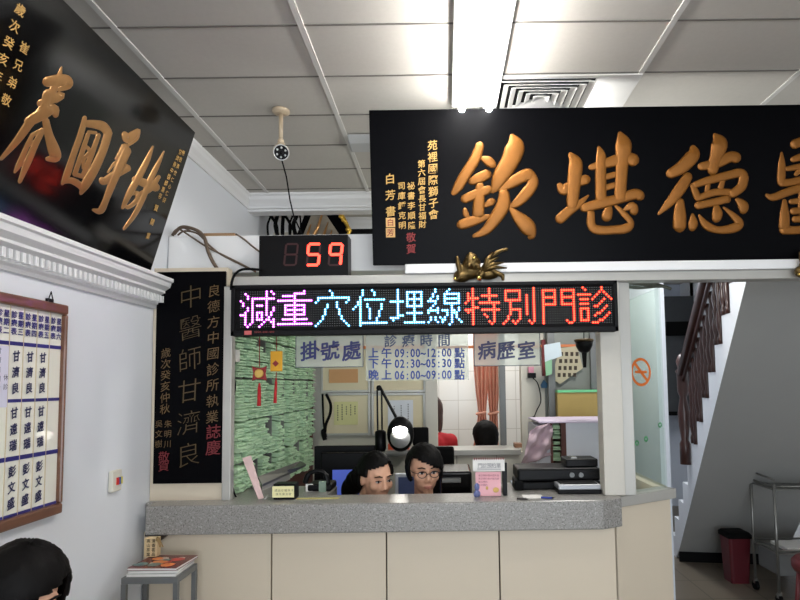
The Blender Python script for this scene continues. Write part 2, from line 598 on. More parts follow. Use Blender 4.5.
# stickers on the pane (flat vinyl)
gn = -nn
def onp(px, py): return on_plane(px, py, g0 + gn * .002, gn)
def vinyl_ring(px, py, ro, ri, m, sl=False):
    c = onp(px, py); b = MB(); N = 28
    vs = []
    for k in range(N):
        q = 2 * PI * k / N
        d_ = e * math.cos(q) + Vector((0, 0, 1)) * math.sin(q)
        vs += [c + d_ * ro, c + d_ * ri]
    b.add(vs, [(2 * k, (2 * k + 2) % (2 * N), (2 * k + 3) % (2 * N), 2 * k + 1) for k in range(N)])
    if sl:
        a = (e * .7 - Vector((0, 0, 1)) * .7); s_ = (e * .7 + Vector((0, 0, 1)) * .7) * .008
        b.quad(c - a * ri - s_, c + a * ri - s_, c + a * ri + s_, c - a * ri + s_)
        zz = Vector((0, 0, 1))
        b.quad(c - e * .04 - zz * .006, c + e * .04 - zz * .006, c + e * .04 + zz * .006, c - e * .04 + zz * .006)
    return b.build('ring_sticker' if sl else 'drop_sticker', m, sg)
vinyl_ring(641, 372, .068, .055, mat('orange_vinyl', (216, 108, 30), 0.5), True)
mg = mat('green_vinyl', (40, 130, 70), 0.5)
for (x, y) in ((660, 425), (637, 443), (646, 439)): vinyl_ring(x, y, .013, .006, mg)

# ------------------------------------------------------------------ LED message board
LED = {
'減': "...........#.#..|..#........#..#.|...#.......#....|...#.##########.|#....#.....#....|.#...#.....#....|.#...#.###.#....|...#.#.....#..#.|...#.#.....#..#.|..#..#.###.#.#..|###..#.#.#.#.#..|..#..#.#.#..#...|..#..#.###.##.#.|..#..#....#..##.|..#.#....#....#.|...#....#.....#.",
'重': "...........#....|.......#####....|..######........|.......#........|###############.|.......#........|...#########....|...#...#...#....|...#########....|...#...#...#....|...#########....|.......#........|..###########...|.......#........|###############.|................",
'穴': "......#.........|.......#........|.......#........|.##############.|.#............#.|#........#...#..|.....#...#......|.....#...#......|....#.....#.....|....#.....#.....|....#.....#.....|...#.......#....|...#.......#....|..#.........#...|.#...........#..|#.............#.",
'位': "....#...#.......|....#....#......|....#....#......|...#............|...#.#########..|..##............|..##..#.....#...|.#.#..#.....#...|#..#...#....#...|...#...#...#....|...#...#...#....|...#...#...#....|...#...#..#.....|...#......#.....|...############.|...#............",
'埋': "...#............|...#...#######..|...#...#..#..#..|...#...#..#..#..|...#...#######..|######.#..#..#..|...#...#..#..#..|...#...#######..|...#......#.....|...#......#.....|...#...#######..|...###....#.....|####......#.....|.#........#.....|......#########.|................",
'線': "...#.....#......|...#....#.......|..#....#######..|..#.#..#.....#..|.#..#..#######..|####...#.....#..|...#...#######..|..#.......#.....|.#..#.....#..#..|#####.###.##.#..|#...#...#.###...|........#.#.#...|.#.#.#.#..#.#...|.#.#..##..#..#..|#...#.#...#...#.|.........#......",
'特': "...#......#.....|...#......#.....|.#.#......#.....|.#.#...#######..|.#####....#.....|.#.#......#.....|#..#..#########.|...#........#...|...###......#...|####...########.|.#.#........#...|...#....#...#...|...#.....#..#...|...#........#...|...#......#.#...|...#.......#....",
'別': ".............#..|.#######.....#..|.#.....#.....#..|.#.....#..#..#..|.#.....#..#..#..|.#######..#..#..|...#......#..#..|...#......#..#..|...#......#..#..|...#####..#..#..|...#...#..#..#..|...#...#..#..#..|..#....#.....#..|..#....#.....#..|.#..#.#....#.#..|#....#......#...",
'門': "................|.######..######.|.#....#..#....#.|.#....#..#....#.|.######..######.|.#....#..#....#.|.#....#..#....#.|.######..######.|.#............#.|.#............#.|.#............#.|.#............#.|.#............#.|.#............#.|.#.........#..#.|.#..........##..",
'診': "..#.......#.....|...#......#.....|.........#.#....|######..#...#...|.......#.....#..|.####.#....#..#.|..........#.....|.####....#......|.......##...#...|.####......#....|.#..#.....#.....|.#..#...##...#..|.#..#..#....#...|.#..#......#....|.####....##.....|......###.......",
}
Ys = 2.50
tl, br_ = at(231.5, 284.5, Y=Ys), at(618.5, 334, Y=Ys)
ld = thing('led_message_board', 'long black LED message board with glowing magenta, blue and red Chinese characters', 'led sign', ((tl.x + br_.x) / 2, Ys, br_.z))
zt_, zb_ = at(425, 283, Y=Ys).z, at(425, 333.5, Y=Ys).z
MB().box(tl.x, br_.x, Ys + .004, Ys + .06, zb_, zt_).build('housing', m_blackm, ld, bevel=.004)
b = MB()
fr = .016
for bx in ((tl.x, br_.x, zt_ - fr, zt_), (tl.x, br_.x, zb_, zb_ + fr + .006)): b.box(bx[0], bx[1], Ys - .006, Ys + .004, bx[2], bx[3])
for bx in ((tl.x, tl.x + fr), (br_.x - fr, br_.x)): b.box(bx[0], bx[1], Ys - .006, Ys + .004, zb_, zt_)
b.build('frame', m_black, ld, bevel=.002)
c0, c1 = at(240.8, 308, Y=Ys).x, at(611.5, 308, Y=Ys).x
pit = (c1 - c0) / 158
zr0 = at(425, 289.6, Y=Ys).z
def disc(b, x, z, r, y, n=8):
    b.add([(x + r * math.cos(2 * PI * k / n), y, z + r * math.sin(2 * PI * k / n)) for k in range(n)], [tuple(range(n))])
cols = {'減': 'p', '重': 'p', '穴': 'c', '位': 'c', '埋': 'c', '線': 'c', '特': 'r', '別': 'r', '門': 'r', '診': 'r'}
me_ = {'p': (emis('led_magenta', (214, 60, 236), 1.5), emis('led_magenta_core', (250, 170, 255), 5)),
       'c': (emis('led_cyan', (40, 150, 215), 1.5), emis('led_cyan_core', (165, 235, 255), 5)),
       'r': (emis('led_red', (235, 16, 10), 1.5), emis('led_red_core', (255, 90, 50), 3.5))}
lit = set()
for i, ch in enumerate('減重穴位埋線特別門診'):
    b1, b2 = MB(), MB()
    for r_, row in enumerate(LED[ch].split('|')):
        for c_, x in enumerate(row):
            if x == '#':
                lit.add((i * 16 + c_, r_))
                X, Z = c0 + pit * (i * 16 + c_), zr0 - pit * r_
                disc(b1, X, Z, pit * .56, Ys + .0010, 8)  # wide coloured disc paints the glow halo around each LED
                disc(b2, X, Z, pit * .33, Ys - .0004, 8)
    p = b1.build('character', me_[cols[ch]][0], ld)
    b2.build('bright_dots', me_[cols[ch]][1], p, fix=True)
b = MB()
for c_ in range(159):
    for r_ in range(16):
        if (c_, r_) not in lit: disc(b, c0 + pit * c_, zr0 - pit * r_, pit * .2, Ys + .0025, 4)
tag(b.build('unlit_dots', mat('unlit_led', (120, 122, 124), 0.4), ld), kind='stuff')
b = MB()
write(b, '0800-000-000', at(255, 332, Y=Ys - .008), Vector((1, 0, 0)), Vector((0, 0, 1)), .012, pitch=.0075)
b.build('phone_number', mat('maker_text', (150, 60, 60), 0.6), ld)
MB().box(at(245, 331, Y=Ys).x, at(252, 331, Y=Ys).x, Ys - .0085, Ys - .006, zb_ + .004, zb_ + .022).build('maker_sticker', mat('sticker_red', (190, 90, 90), 0.6), ld)

# ------------------------------------------------------------------ queue number display
Yd = 2.60
a_, b_ = at(259, 236, Y=Yd - .02), at(348, 273.5, Y=Yd - .02)
qd = thing('number_display', 'black box display showing glowing red number 59 above the LED board', 'display', ((a_.x + b_.x) / 2, Yd, zh1))
zq0 = zh1 + .001
zq1 = at(303, 235, Y=Yd - .02).z
MB().box(a_.x, b_.x, Yd - .02, Yd + .07, zq0, zq1).build('case', m_black, qd, bevel=.003)
def seg_pts(cx, cz, w_, h_, on, lit_):
    b = MB(); t = .0125 if lit_ else .009; sl = .10
    S = {'a': ((-1, 1), (1, 1)), 'b': ((1, 1), (1, 0)), 'c': ((1, 0), (1, -1)), 'd': ((-1, -1), (1, -1)), 'e': ((-1, 0), (-1, -1)), 'f': ((-1, 1), (-1, 0)), 'g': ((-1, 0), (1, 0))}
    for k in on:
        (ax, az), (bx, bz) = S[k]
        A = Vector((cx + ax * w_ / 2 + az * h_ / 2 * sl, 0, cz + az * h_ / 2)); B = Vector((cx + bx * w_ / 2 + bz * h_ / 2 * sl, 0, cz + bz * h_ / 2))
        d_ = (B - A).normalized(); s_ = Vector((-d_.z, 0, d_.x)) * t / 2
        A2, B2 = A + d_ * .004, B - d_ * .004
        yy = Vector((0, Yd - .0215, 0))
        b.add([yy + A + d_ * .001, yy + A2 + s_, yy + B2 + s_, yy + B - d_ * .001, yy + B2 - s_, yy + A2 - s_], [(0, 1, 2, 3, 4, 5)])
    return b
m_seg = emis('red_segment', (255, 60, 44), 5)
m_segc = emis('red_segment_core', (255, 170, 120), 3.0)
m_sego = mat('dark_segment', (50, 10, 12), 0.4)
for px, on in ((291, ''), (313.5, 'afgcd'), (335.5, 'afgbc')):
    c = at(px, 254.5, Y=Yd - .0215)
    off = [k for k in 'abcdefg' if k not in on]
    seg_pts(c.x, c.z, .054, .098, off, False).build('dark_digit', m_sego, qd)
    if on:
        q = seg_pts(c.x, c.z, .054, .098, on, True).build('digit', m_seg, qd)

# ------------------------------------------------------------------ calligraphy strokes
CH = {
'欽': ((445, 125), 5.0, [[(175,100,40),(150,170,50),(100,250,50),(65,310,45),(42,342,26)],[(183,165,20),(215,180,45),(240,200,36)],[(130,285,32),(165,268,48),(212,246,48)],[(95,372,40),(140,352,45),(215,325,42),(236,335,14)],[(175,300,38),(170,380,52),(165,450,55)],[(195,406,16),(228,387,36),(243,380,24)],[(99,422,20),(105,448,28),(120,466,12)],[(76,500,44),(110,490,48),(170,470,42),(222,455,18)],[(334,52,20),(350,105,86),(325,180,84),(278,258,74),(252,312,44),(240,338,12)],[(270,320,30),(330,290,52),(400,252,58),(428,252,56)],[(425,245,44),(440,290,50),(400,350,54),(355,393,40),(322,408,12)],[(295,335,46),(290,400,64),(250,470,58),(200,530,42),(142,556,16)],[(322,412,12),(365,460,54),(412,510,74),(430,548,48),(424,562,26)]]),
'堪': ((545, 125), 5.0, [[(126,146,22),(152,190,62),(148,260,64),(140,340,60),(135,408,50)],[(72,300,26),(94,325,50),(150,292,45),(208,272,46)],[(72,472,48),(120,430,45),(170,395,34),(217,352,8)],[(228,212,28),(320,188,48),(400,165,55),(446,178,58)],[(269,112,14),(280,158,46),(278,250,50),(280,370,50)],[(374,42,22),(392,98,74),(386,180,60),(380,280,54),(375,370,54)],[(290,264,28),(350,248,28)],[(290,318,28),(350,300,28)],[(192,416,40),(280,392,50),(370,370,45),(450,346,50),(478,358,46)],[(322,402,22),(315,435,44),(306,464,48)],[(230,438,34),(232,500,40),(262,525,42),(340,525,40),(408,516,44),(428,486,30),(390,440,28),(352,404,14)],[(394,424,12),(434,408,46),(446,436,38)]]),
'德': ((650, 125), 5.0, [[(214,112,28),(215,150,62),(160,210,60),(98,246,44)],[(190,255,44),(150,320,54),(100,385,42),(42,446,12)],[(150,380,36),(148,450,58),(147,512,60)],[(212,446,14),(215,490,44),(210,518,34)],[(323,48,18),(346,92,74),(330,160,58),(310,230,50)],[(252,208,36),(330,192,48),(400,160,50),(434,166,50)],[(222,300,30),(300,275,38),(400,250,40),(450,240,42),(470,258,42)],[(212,300,24),(230,345,34),(240,372,26)],[(470,255,42),(456,310,44),(408,346,40)],[(292,282,22),(285,332,24)],[(366,268,24),(352,318,26)],[(240,366,28),(320,338,34),(400,336,32)],[(236,404,36),(320,386,36),(390,370,36)],[(246,452,12),(280,500,38),(340,525,34),(420,515,44),(446,490,40),(412,450,28),(368,412,10)],[(330,405,26),(336,442,48),(330,472,40)],[(434,372,20),(464,402,48),(466,430,38)]]),
'醫': ((740, 125), 5.0, [[(208,138,10),(208,200,34),(205,270,38),(205,296,28)],[(205,290,36),(260,285,34),(350,262,34)],[(232,220,22),(290,210,28),(350,200,26)],[(310,215,28),(278,248,20)],[(268,98,44),(330,76,40),(352,84,40)],[(262,174,26),(310,158,34),(350,150,30)],[(385,80,34),(372,180,34),(362,250,30)],[(390,90,34),(440,80,36),(450,120,34),(475,160,32)],[(400,190,30),(450,180,34),(400,270,26)],[(405,200,20),(440,240,34),(480,268,34)],[(132,350,16),(165,362,34),(240,335,38),(360,300,38),(470,285,42)],[(222,378,20),(222,450,44),(220,512,50)],[(214,524,44),(280,526,38),(380,512,40),(410,500,40)],[(252,384,24),(310,378,30),(400,368,34)],[(408,370,36),(412,440,36),(405,510,36)],[(262,432,32),(330,424,32),(390,416,24)],[(270,472,30),(330,468,32),(390,462,26)],[(310,320,32),(306,400,34),(300,440,26)],[(355,318,32),(352,400,34),(355,440,26)]]),
'春': ((0, 55), 4.0, [[(246,48,6),(236,84,20),(212,140,30),(170,215,30),(120,270,34),(70,340,28),(4,416,14)],[(185,108,38),(228,102,44),(266,102,40),(272,122,28),(232,140,14)],[(160,195,30),(210,176,34),(246,162,28),(222,186,16)],[(112,268,36),(165,238,44),(216,214,34),(222,242,22)],[(192,150,34),(180,200,34),(175,250,30)],[(182,260,26),(195,320,32),(215,380,44),(222,410,36),(188,416,16)],[(130,318,16),(105,370,18),(75,440,20),(58,470,8)],[(170,300,22),(140,360,24),(110,430,26),(78,508,14)],[(112,362,14),(138,346,14)],[(82,440,16),(110,425,16)],[(130,320,16),(168,300,16)]]),
'回': ((60, 105), 4.446, [[(110,55,18),(95,120,25),(60,220,25),(30,310,28),(10,352,12)],[(108,82,28),(150,85,34),(190,95,40),(214,122,34)],[(215,120,34),(195,190,34),(155,280,38),(115,350,38),(92,394,14)],[(14,345,12),(50,336,26),(88,358,26),(98,385,12)],[(125,128,18),(95,220,20),(65,310,20)],[(172,132,18),(140,220,22),(105,310,22)],[(125,120,14),(160,124,14)],[(112,182,16),(132,206,16),(106,240,16),(104,282,14)],[(66,308,18),(102,318,18)]]),
'手': ((60, 105), 4.446, [[(286,128,26),(300,150,38),(330,130,34),(350,112,14),(340,150,16),(305,178,12)],[(290,185,34),(262,228,22),(246,240,8)],[(212,300,8),(240,262,14),(262,262,26),(306,278,18)],[(184,330,24),(196,340,30),(240,312,34),(306,282,22)],[(296,200,40),(270,260,38),(235,340,34),(205,420,26),(180,470,28),(146,466,10)]]),
'妙': ((60, 105), 4.446, [[(413,184,8),(385,250,24),(350,320,28),(310,390,28),(278,458,14)],[(462,206,6),(432,270,20),(402,330,24),(365,420,24),(330,490,20),(284,552,12)],[(284,430,12),(300,455,16),(340,424,20),(342,392,20),(308,398,12)],[(330,330,26),(370,345,34),(430,368,34)],[(440,318,16),(400,372,26),(350,400,20)]]),
}

def board_thing(name, label, corners, thick, m, cat='plaque'):
    """corners: bottom-left, bottom-right, top-right, top-left of the front face"""
    bl, brr, trr, tll = corners
    n = (brr - bl).cross(tll - bl).normalized()
    t = thing(name, label, cat, (bl + brr) / 2 - n * thick)
    b = MB().prism([bl - n * thick, brr - n * thick, trr - n * thick, tll - n * thick], n * thick)
    b.build('board', m, t, bevel=.003)
    return t, n

# front plaque
pbl = at(373, 263, Y=2.57); zl = pbl.z; pbl.z = zt1 + .001
ptl = at(369.5, 110, Y=2.45)
XE = 2.13
lean = Vector((0, ptl.y - pbl.y, ptl.z - pbl.z))
tl_, n1 = board_thing('wall_plaque', 'wide black plaque with four big raised gold characters above the counter', (pbl, Vector((XE, pbl.y, pbl.z)), Vector((XE, pbl.y, pbl.z)) + lean, pbl + lean), .035, m_lac)
u1, v1 = Vector((1, 0, 0)), lean.normalized()
def carve(ch, parent, p0, n, m, hs=.17):
    (ox, oy), s, st = CH[ch]
    b = MB()
    f = lambda x, y: on_plane(ox + x / s, oy + y / s, p0, n)
    for q in st: stroke(b, q, f, n, hs)
    return b.build('gold_character', m, parent, smooth=True)
for ch in '欽堪德醫': carve(ch, tl_, pbl + n1 * .0005, n1, m_gold)
def column(b, s, px, py0, py1, p0, n, u, v, size, bold=0.012, jit=0.06, slant=.12):
    A = on_plane(px, py0, p0, n); B = on_plane(px, py1, p0, n)
    k = (A - B).dot(v) / max(1, len(s) - 1)
    write(b, s, A + n * .001, u, v, size, pitch=k, bold=bold, vertical=True, slant=slant, jit=jit)
q0 = pbl + n1 * .001
b = MB(); column(b, '苑裡國際獅子會', 432.5, 145.5, 214.5, q0, n1, u1, v1, .046); b.build('gold_inscription', m_goldt, tl_)
b = MB(); column(b, '第六屆會長甘福財', 421.5, 164, 224.5, q0, n1, u1, v1, .036); b.build('gold_inscription', m_goldt, tl_)
b = MB(); column(b, '祕書李順隆', 411, 186, 225.5, q0, n1, u1, v1, .036); b.build('gold_inscription', m_goldt, tl_)
b = MB(); column(b, '司庫鍾克明', 401.5, 186, 225.5, q0, n1, u1, v1, .036); b.build('gold_inscription', m_goldt, tl_)
b = MB(); column(b, '白芳書', 390, 179, 211.5, q0, n1, u1, v1, .048); b.build('gold_inscription', m_goldt, tl_)
b = MB(); column(b, '敬賀', 411, 237.5, 249, q0, n1, u1, v1, .046); b.build('red_inscription', m_redt, tl_)
for py in (222.5, 232.7):
    c = on_plane(390.5, py, q0, n1)
    b = MB(); b.quad(*[c + u1 * a * .021 + v1 * d_ * .021 for a, d_ in ((-1, -1), (1, -1), (1, 1), (-1, 1))])
    s_ = b.build('seal', mat('seal_gold', (206, 160, 96), 0.5), tl_)
    b = MB(); write(b, '白' if py < 230 else '芳', c + n1 * .0012, u1, v1, .034, bold=.01); b.build('seal_character', m_redt, s_)

# left leaning plaque
Yr = 2.42
zd = z0 + .135
lb = at(150, 263, X=-1.305)
bz = zd + .002
lbr = Vector((-1.305, lb.y, bz))
ltr = at(196.5, 133.5, Y=lbr.y + .01)
lean2 = Vector((ltr.x - lbr.x, 0, ltr.z - lbr.z))
lbl = Vector((-1.305, 0.55, bz))
# front face points toward +x and down: corners as seen from the room, left = near end
t2, n2 = board_thing('wall_plaque', 'black plaque leaning out from left wall with four slanting gold characters', (lbl, lbr, lbr + lean2, lbl + lean2), .03, m_lac2)
for ch in '春回手妙': carve(ch, t2, lbr + n2 * .0005, n2, m_goldl, .06)
u2, v2 = Vector((0, 1, 0)), lean2.normalized()
q2 = lbr + n2 * .001
def col2(b, s, pA, pB, size, bold=.012):
    A = on_plane(pA[0], pA[1], q2, n2); B = on_plane(pB[0], pB[1], q2, n2)
    d_ = B - A
    for i, ch in enumerate(s):
        write(b, ch, A + d_ * (i / max(1, len(s) - 1)) + n2 * .001, u2, v2, size, bold=bold, jit=.08, slant=.1)
b = MB()
b = MB(); col2(b, '歲次癸亥年', (20, 10), (-3, 76), .034); b.build('gold_inscription', m_goldt, t2)
b = MB(); col2(b, '崔兄弟敬', (24, 48), (6, 100), .033); b.build('gold_inscription', m_goldt, t2)
b = MB(); col2(b, '甘濟良中醫師惠存', (180, 152), (160, 196), .026); b.build('gold_inscription', m_goldt, t2)
b = MB(); col2(b, '懸壺濟世仁心仁術', (183, 153), (164, 200), .024); b.build('gold_inscription', m_goldt, t2)
b = MB(); col2(b, '賀開業', (156, 208), (148, 236), .03); b.build('lower_inscription', m_goldt, t2)

# vertical plaque
yv = 2.585
va, vb = at(152.5, 484, Y=yv), at(223, 484, Y=yv)
vz1 = at(190, 271.5, Y=yv).z
va.x = max(va.x, XL + .006)
t3, n3 = board_thing('wall_plaque', 'tall narrow black plaque with thin gold brush writing beside the records', (Vector((va.x, yv, va.z)), Vector((vb.x, yv, va.z)), Vector((vb.x, yv, vz1)), Vector((va.x, yv, vz1))), .014, m_lac)
q3 = Vector((va.x, yv - .001, va.z)); u3, v3 = Vector((1, 0, 0)), Vector((0, 0, 1))
b = MB(); column(b, '中醫師甘濟良', 191, 297, 455, q3, n3, u3, v3, .115, bold=-.014, slant=.2); b.build('large_inscription', m_goldd, t3)
b = MB(); column(b, '良德方中國診所執業', 214, 291, 417, q3, n3, u3, v3, .060, bold=0, slant=.2); b.build('small_inscription', mat('gold_script', (92, 70, 38), .5, .2, var=.35), t3)
b = MB(); column(b, '歲次癸亥仲秋', 166, 353, 409, q3, n3, u3, v3, .048, bold=0, slant=.2); b.build('small_inscription', mat('gold_script', (92, 70, 38), .5, .2, var=.35), t3)
b = MB(); column(b, '朱明川', 168, 424, 444, q3, n3, u3, v3, .036, bold=0); b.build('small_inscription', mat('gold_script', (92, 70, 38), .5, .2, var=.35), t3)
b = MB(); column(b, '吳文樹', 159, 424, 444, q3, n3, u3, v3, .036, bold=0); b.build('small_inscription', mat('gold_script', (92, 70, 38), .5, .2, var=.35), t3)
b = MB(); column(b, '誌慶', 213.5, 432, 448, q3, n3, u3, v3, .07, bold=.006); b.build('red_inscription', mat('red_script', (104, 18, 26), .6), t3)
b = MB()
column(b, '敬賀', 164, 457, 466, q3, n3, u3, v3, .052, bold=.006); b.build('red_inscription', mat('red_script', (104, 18, 26), .6), t3)

# ------------------------------------------------------------------ doctors' schedule on left wall
def wl(px, py, off=0.0): return at(px, py, X=XL + off)
fr_ = thing('schedule_board', 'brown framed weekly doctor schedule with navy bands and brush-written names', 'notice board', (XL, 1.9, wl(65, 512).z))
yr1 = wl(68, 350, .03).y; yl0 = 0.9
fz1, fz0 = wl(67, 305, .03).z, wl(65, 512, .03).z
fw = .038
yr0 = wl(59.5, 400, .014).y
for (a, c, d_, g) in ((yl0, yr1, fz1 - fw * .9, fz1), (yl0, yr1, fz0, fz0 + fw * .9), (yr0, yr1, fz0 + fw * .9, fz1 - fw * .9), (yl0, yl0 + fw, fz0 + fw * .9, fz1 - fw * .9)):
    MB().box(XL + .002, XL + .03, a, c, d_, g).build('frame_rail', m_wood, fr_, bevel=.006)
MB().box(XL + .001, XL + .012, yl0 + .01, yr0 + .01, fz0 + .01, fz1 - .01).build('backing', mat('ivory_card', (232, 230, 218), .35, coat=.3, var=.01), fr_)
zi1, zi0 = fz1 - fw * .9, fz0 + fw * .9
def zat(py): return at(60, py, X=XL + .013).z
bands = [(zat(349.5), zat(346)), (zat(400.5), zat(397.5)), (zat(452.5), zat(448.5)), (zat(502), zat(499.5))]
cw = abs(wl(49, 400, .014).y - wl(36.5, 400, .014).y)
b = MB()
for lo, hi in bands: b.box(XL + .012, XL + .0135, yl0, yr0, lo, hi)
b.build('navy_bands', m_navy, fr_)
colY = [yr0 - cw * k for k in range(0, 9)]
b = MB()
for y in colY[1:]: b.box(XL + .012, XL + .0142, y - .001, y + .001, zi0, zi1)
b.build('column_lines', mat('column_line', (196, 180, 150), .5), fr_)
b = MB()
u4, v4 = Vector((0, 1, 0)), Vector((0, 0, 1))
xw = XL + .0145
days = '六五四三二一日'
for k in range(7):
    yc = colY[k] - cw / 2
    if yc < yl0 + .1: continue
    zz = zat(322)
    for j, s in enumerate(('星期' + days[k], '診療表')):
        b = MB(); write(b, s, Vector((xw, yc + (.014 if j == 0 else -.014), zz)), u4, v4, .024, pitch=.026, bold=.004, vertical=True, fat=.03)
        b.build('heading', mat('navy_heading', (44, 40, 110), .6), fr_)
for k in (1, 2, 3, 5):
    if colY[k] - cw < yl0: continue
    yc = colY[k] - cw / 2
    for r_, s in enumerate(('甘濟良', '甘遠瑞', '彭文盛')):
        top = bands[r_][0]; bot = bands[r_ + 1][1]
        h_ = top - bot
        b = MB(); write(b, s, Vector((xw, yc, top - h_ * .2)), u4, v4, .036, pitch=h_ * .3, bold=.004, vertical=True, jit=.05, slant=.15, sxx=.85, fat=.025)
        b.build('brush_name', mat('navy_brush', (34, 36, 78), .6), fr_)
yc = colY[4] - cw / 2
lv = MB().box(XL + .0142, XL + .0152, yc - cw * .46, yc + cw * .46, bands[0][0] - .19, bands[0][0] - .004).build('note_slip', mat('lavender_paper', (214, 212, 230), .6), fr_)
b = MB(); write(b, '甘濟良門診', Vector((XL + .0158, yc - .012, bands[0][0] - .02)), u4, v4, .02, pitch=.028, vertical=True)
b.build('slip_name', mat('ink', (50, 48, 70), .6), lv)
b = MB(); write(b, '休診', Vector((XL + .0158, yc + .018, bands[0][0] - .1)), u4, v4, .02, pitch=.028, vertical=True)
b.build('slip_writing', mat('ink', (50, 48, 70), .6), lv)
# hanger
hp = wl(51, 297, .01)
hp.x = XL
hg = thing('picture_hanger', 'small dark triangular hanger at top of the schedule frame', 'hanger', hp)
MB().tube([hp + Vector((.01, -.012, -.012)), hp + Vector((.01, .012, -.012)), hp + Vector((.01, 0, .018))], .002, closed=True).build('ring', m_black, hg)
MB().box(XL + .001, XL + .01, hp.y - .014, hp.y + .014, hp.z - .022, hp.z - .006).build('plate', m_black, hg)
np_ = wl(98, 282)
tag(MB().tube([np_ + Vector((0, 0, 0)), np_ + Vector((.012, 0, 0)), np_ + Vector((.016, .006, .01))], .0022).build('wall_hook', m_black), 'tiny bent hook on bare left wall below the dentil moulding', 'hook')
# call button box
cbp = wl(117.5, 480, .02)
cbp.x = XL
bt = thing('wall_button', 'small ivory wall button box with red and blue keys', 'switch', cbp)
MB().box(XL + .001, XL + .02, cbp.y - .032, cbp.y + .032, cbp.z - .045, cbp.z + .04).build('plate', mat('ivory_plastic', (214, 210, 196), .4), bt, bevel=.004)
for k, c in enumerate(((200, 50, 44), (40, 90, 170), (215, 200, 60))):
    MB().box(XL + .02, XL + .026, cbp.y - .008 + k * .012, cbp.y + .003 + k * .012, cbp.z - .018, cbp.z + .01).build('key', mat('key_%d%d%d' % c, c, .4), bt)

# ------------------------------------------------------------------ ceiling items
# fluorescent fitting
fx = thing('fluorescent_light', 'glaring white twin-tube fluorescent light on the ceiling', 'ceiling light', (.155, 2.0, ZC - .01))
MB().box(.045, .255, 1.28, 2.54, ZC - .035, ZC - .006).build('housing', mat('white_enamel', (240, 240, 238), .3, var=.01), fx, bevel=.008)
mt = emis('tube_glow', (255, 253, 250), 60)
for x in (.09, .21):
    MB().tube([(x, 1.32, ZC - .085), (x, 2.52, ZC - .085)], .015, n=10).build('tube', mt, fx, smooth=True)
    for y in (1.31, 2.53): MB().box(x - .016, x + .016, y - .012, y + .012, ZC - .102, ZC - .035).build('lamp_holder', MATS['white_enamel'], fx, bevel=.003)
# air diffuser
ax0, ax1 = .19, .855
ay0, ay1 = 2.315, 2.655
ad = thing('air_diffuser', 'square louvred air-conditioning vent in the ceiling above the plaque', 'air vent', ((ax0 + ax1) / 2, (ay0 + ay1) / 2, ZC - .01))
mv = mat('vent_white', (200, 198, 194), .4, .1)
cx, cy = .45, 2.49
b = MB()
hx, hy = .215, .15
b.box(ax0, cx - hx, ay0, ay1, ZC - .012, ZC - .005); b.box(cx + hx, ax1, ay0, ay1, ZC - .012, ZC - .005)
b.box(cx - hx, cx + hx, ay0, cy - hy, ZC - .012, ZC - .005); b.box(cx - hx, cx + hx, cy + hy, ay1, ZC - .012, ZC - .005)
b.build('panel', mv, ad, bevel=.002)
MB().box(cx - hx, cx + hx, cy - hy, cy + hy, ZC - .0055, ZC - .004).build('recess', m_blackm, ad)
for k in range(6):
    s_ = 1 - k * .165
    b = MB()
    a, c = hx * s_, hy * s_
    a2, c2 = a - .024, c - .018
    o4 = [(-a, -c), (a, -c), (a, c), (-a, c)]; i4 = [(-a2, -c2), (a2, -c2), (a2, c2), (-a2, c2)]
    if a2 < .01 or c2 < .004: i4 = [(0, 0)] * 4
    vs = [Vector((cx + p[0], cy + p[1], ZC - .024)) for p in o4] + [Vector((cx + p[0], cy + p[1], ZC - .008)) for p in i4]
    b.add(vs, [(i, (i + 1) % 4, 4 + (i + 1) % 4, 4 + i) for i in range(4)])
    b.build('louvre', mv, ad, solid=.002)
# office ceiling fitting seen past the plaque
tag(MB().prism([Vector((-.50, y, z)) for y, z in ((2.86, ZC - .004), (2.92, ZC - .03), (3.02, ZC - .035), (3.08, ZC - .004))], (1.2, 0, 0)).build('ceiling_lamp_cover', mat('milky_cover', (176, 178, 178), .3), bevel=.01), 'pale translucent light cover on the ceiling just left of the wide plaque', 'ceiling light')
# CCTV camera
cp = at(281, 110, Z=ZC)
cc = thing('security_camera', 'beige dome-nosed security camera on a ceiling stem', 'security camera', cp)
mb_ = mat('beige_metal', (190, 172, 146), .4, .2)
MB().lathe([(.042, -.002), (.042, -.012), (.03, -.02), (.012, -.022)], cp, 20).build('ceiling_plate', mb_, cc, smooth=True)
j = Vector((cp.x, cp.y, at(281, 141, Y=cp.y).z))
MB().tube([cp + Vector((0, 0, -.015)), j], .010, n=12).build('stem', mb_, cc, smooth=True)
MB().ball(j, (.016, .014, .014)).ball(j + Vector((0, 0, -.016)), (.02, .014, .012)).build('swivel', mb_, cc, smooth=True)
k0 = at(281, 152, Y=cp.y)
dirc = (CAM + Vector((.1, 0, -.2)) - k0).normalized()
Mq = dirc.to_track_quat('Z', 'Y').to_matrix()
MB().lathe([(.025, -.075), (.036, -.06), (.038, .02), (.036, .028)], k0, 24, Mq).build('body', mb_, cc, smooth=True)
MB().lathe([(.036, .024), (.0365, .034), (.033, .034), (.031, .026)], k0, 24, Mq).build('bezel', mat('silver_ring', (205, 205, 205), .3, .5), cc, smooth=True)
MB().lathe([(.033, .026), (.032, .030)], k0, 24, Mq).build('lens_plate', m_black, cc)
MB().ball(k0 + Mq @ Vector((0, 0, .031)), .010).build('lens', m_black, cc, smooth=True)
for k in range(6):
    q = 2 * PI * k / 6 + .5
    MB().ball(k0 + Mq @ Vector((.021 * math.cos(q), .021 * math.sin(q), .031)), .0052, nu=8, nv=6).build('infrared_led', MATS['silver_ring'], cc, smooth=True)
c1_ = at(281, 157, Y=cp.y + .045); c2_ = at(290, 200, Y=cp.y + .08); c3_ = at(302, 234, Y=2.70)
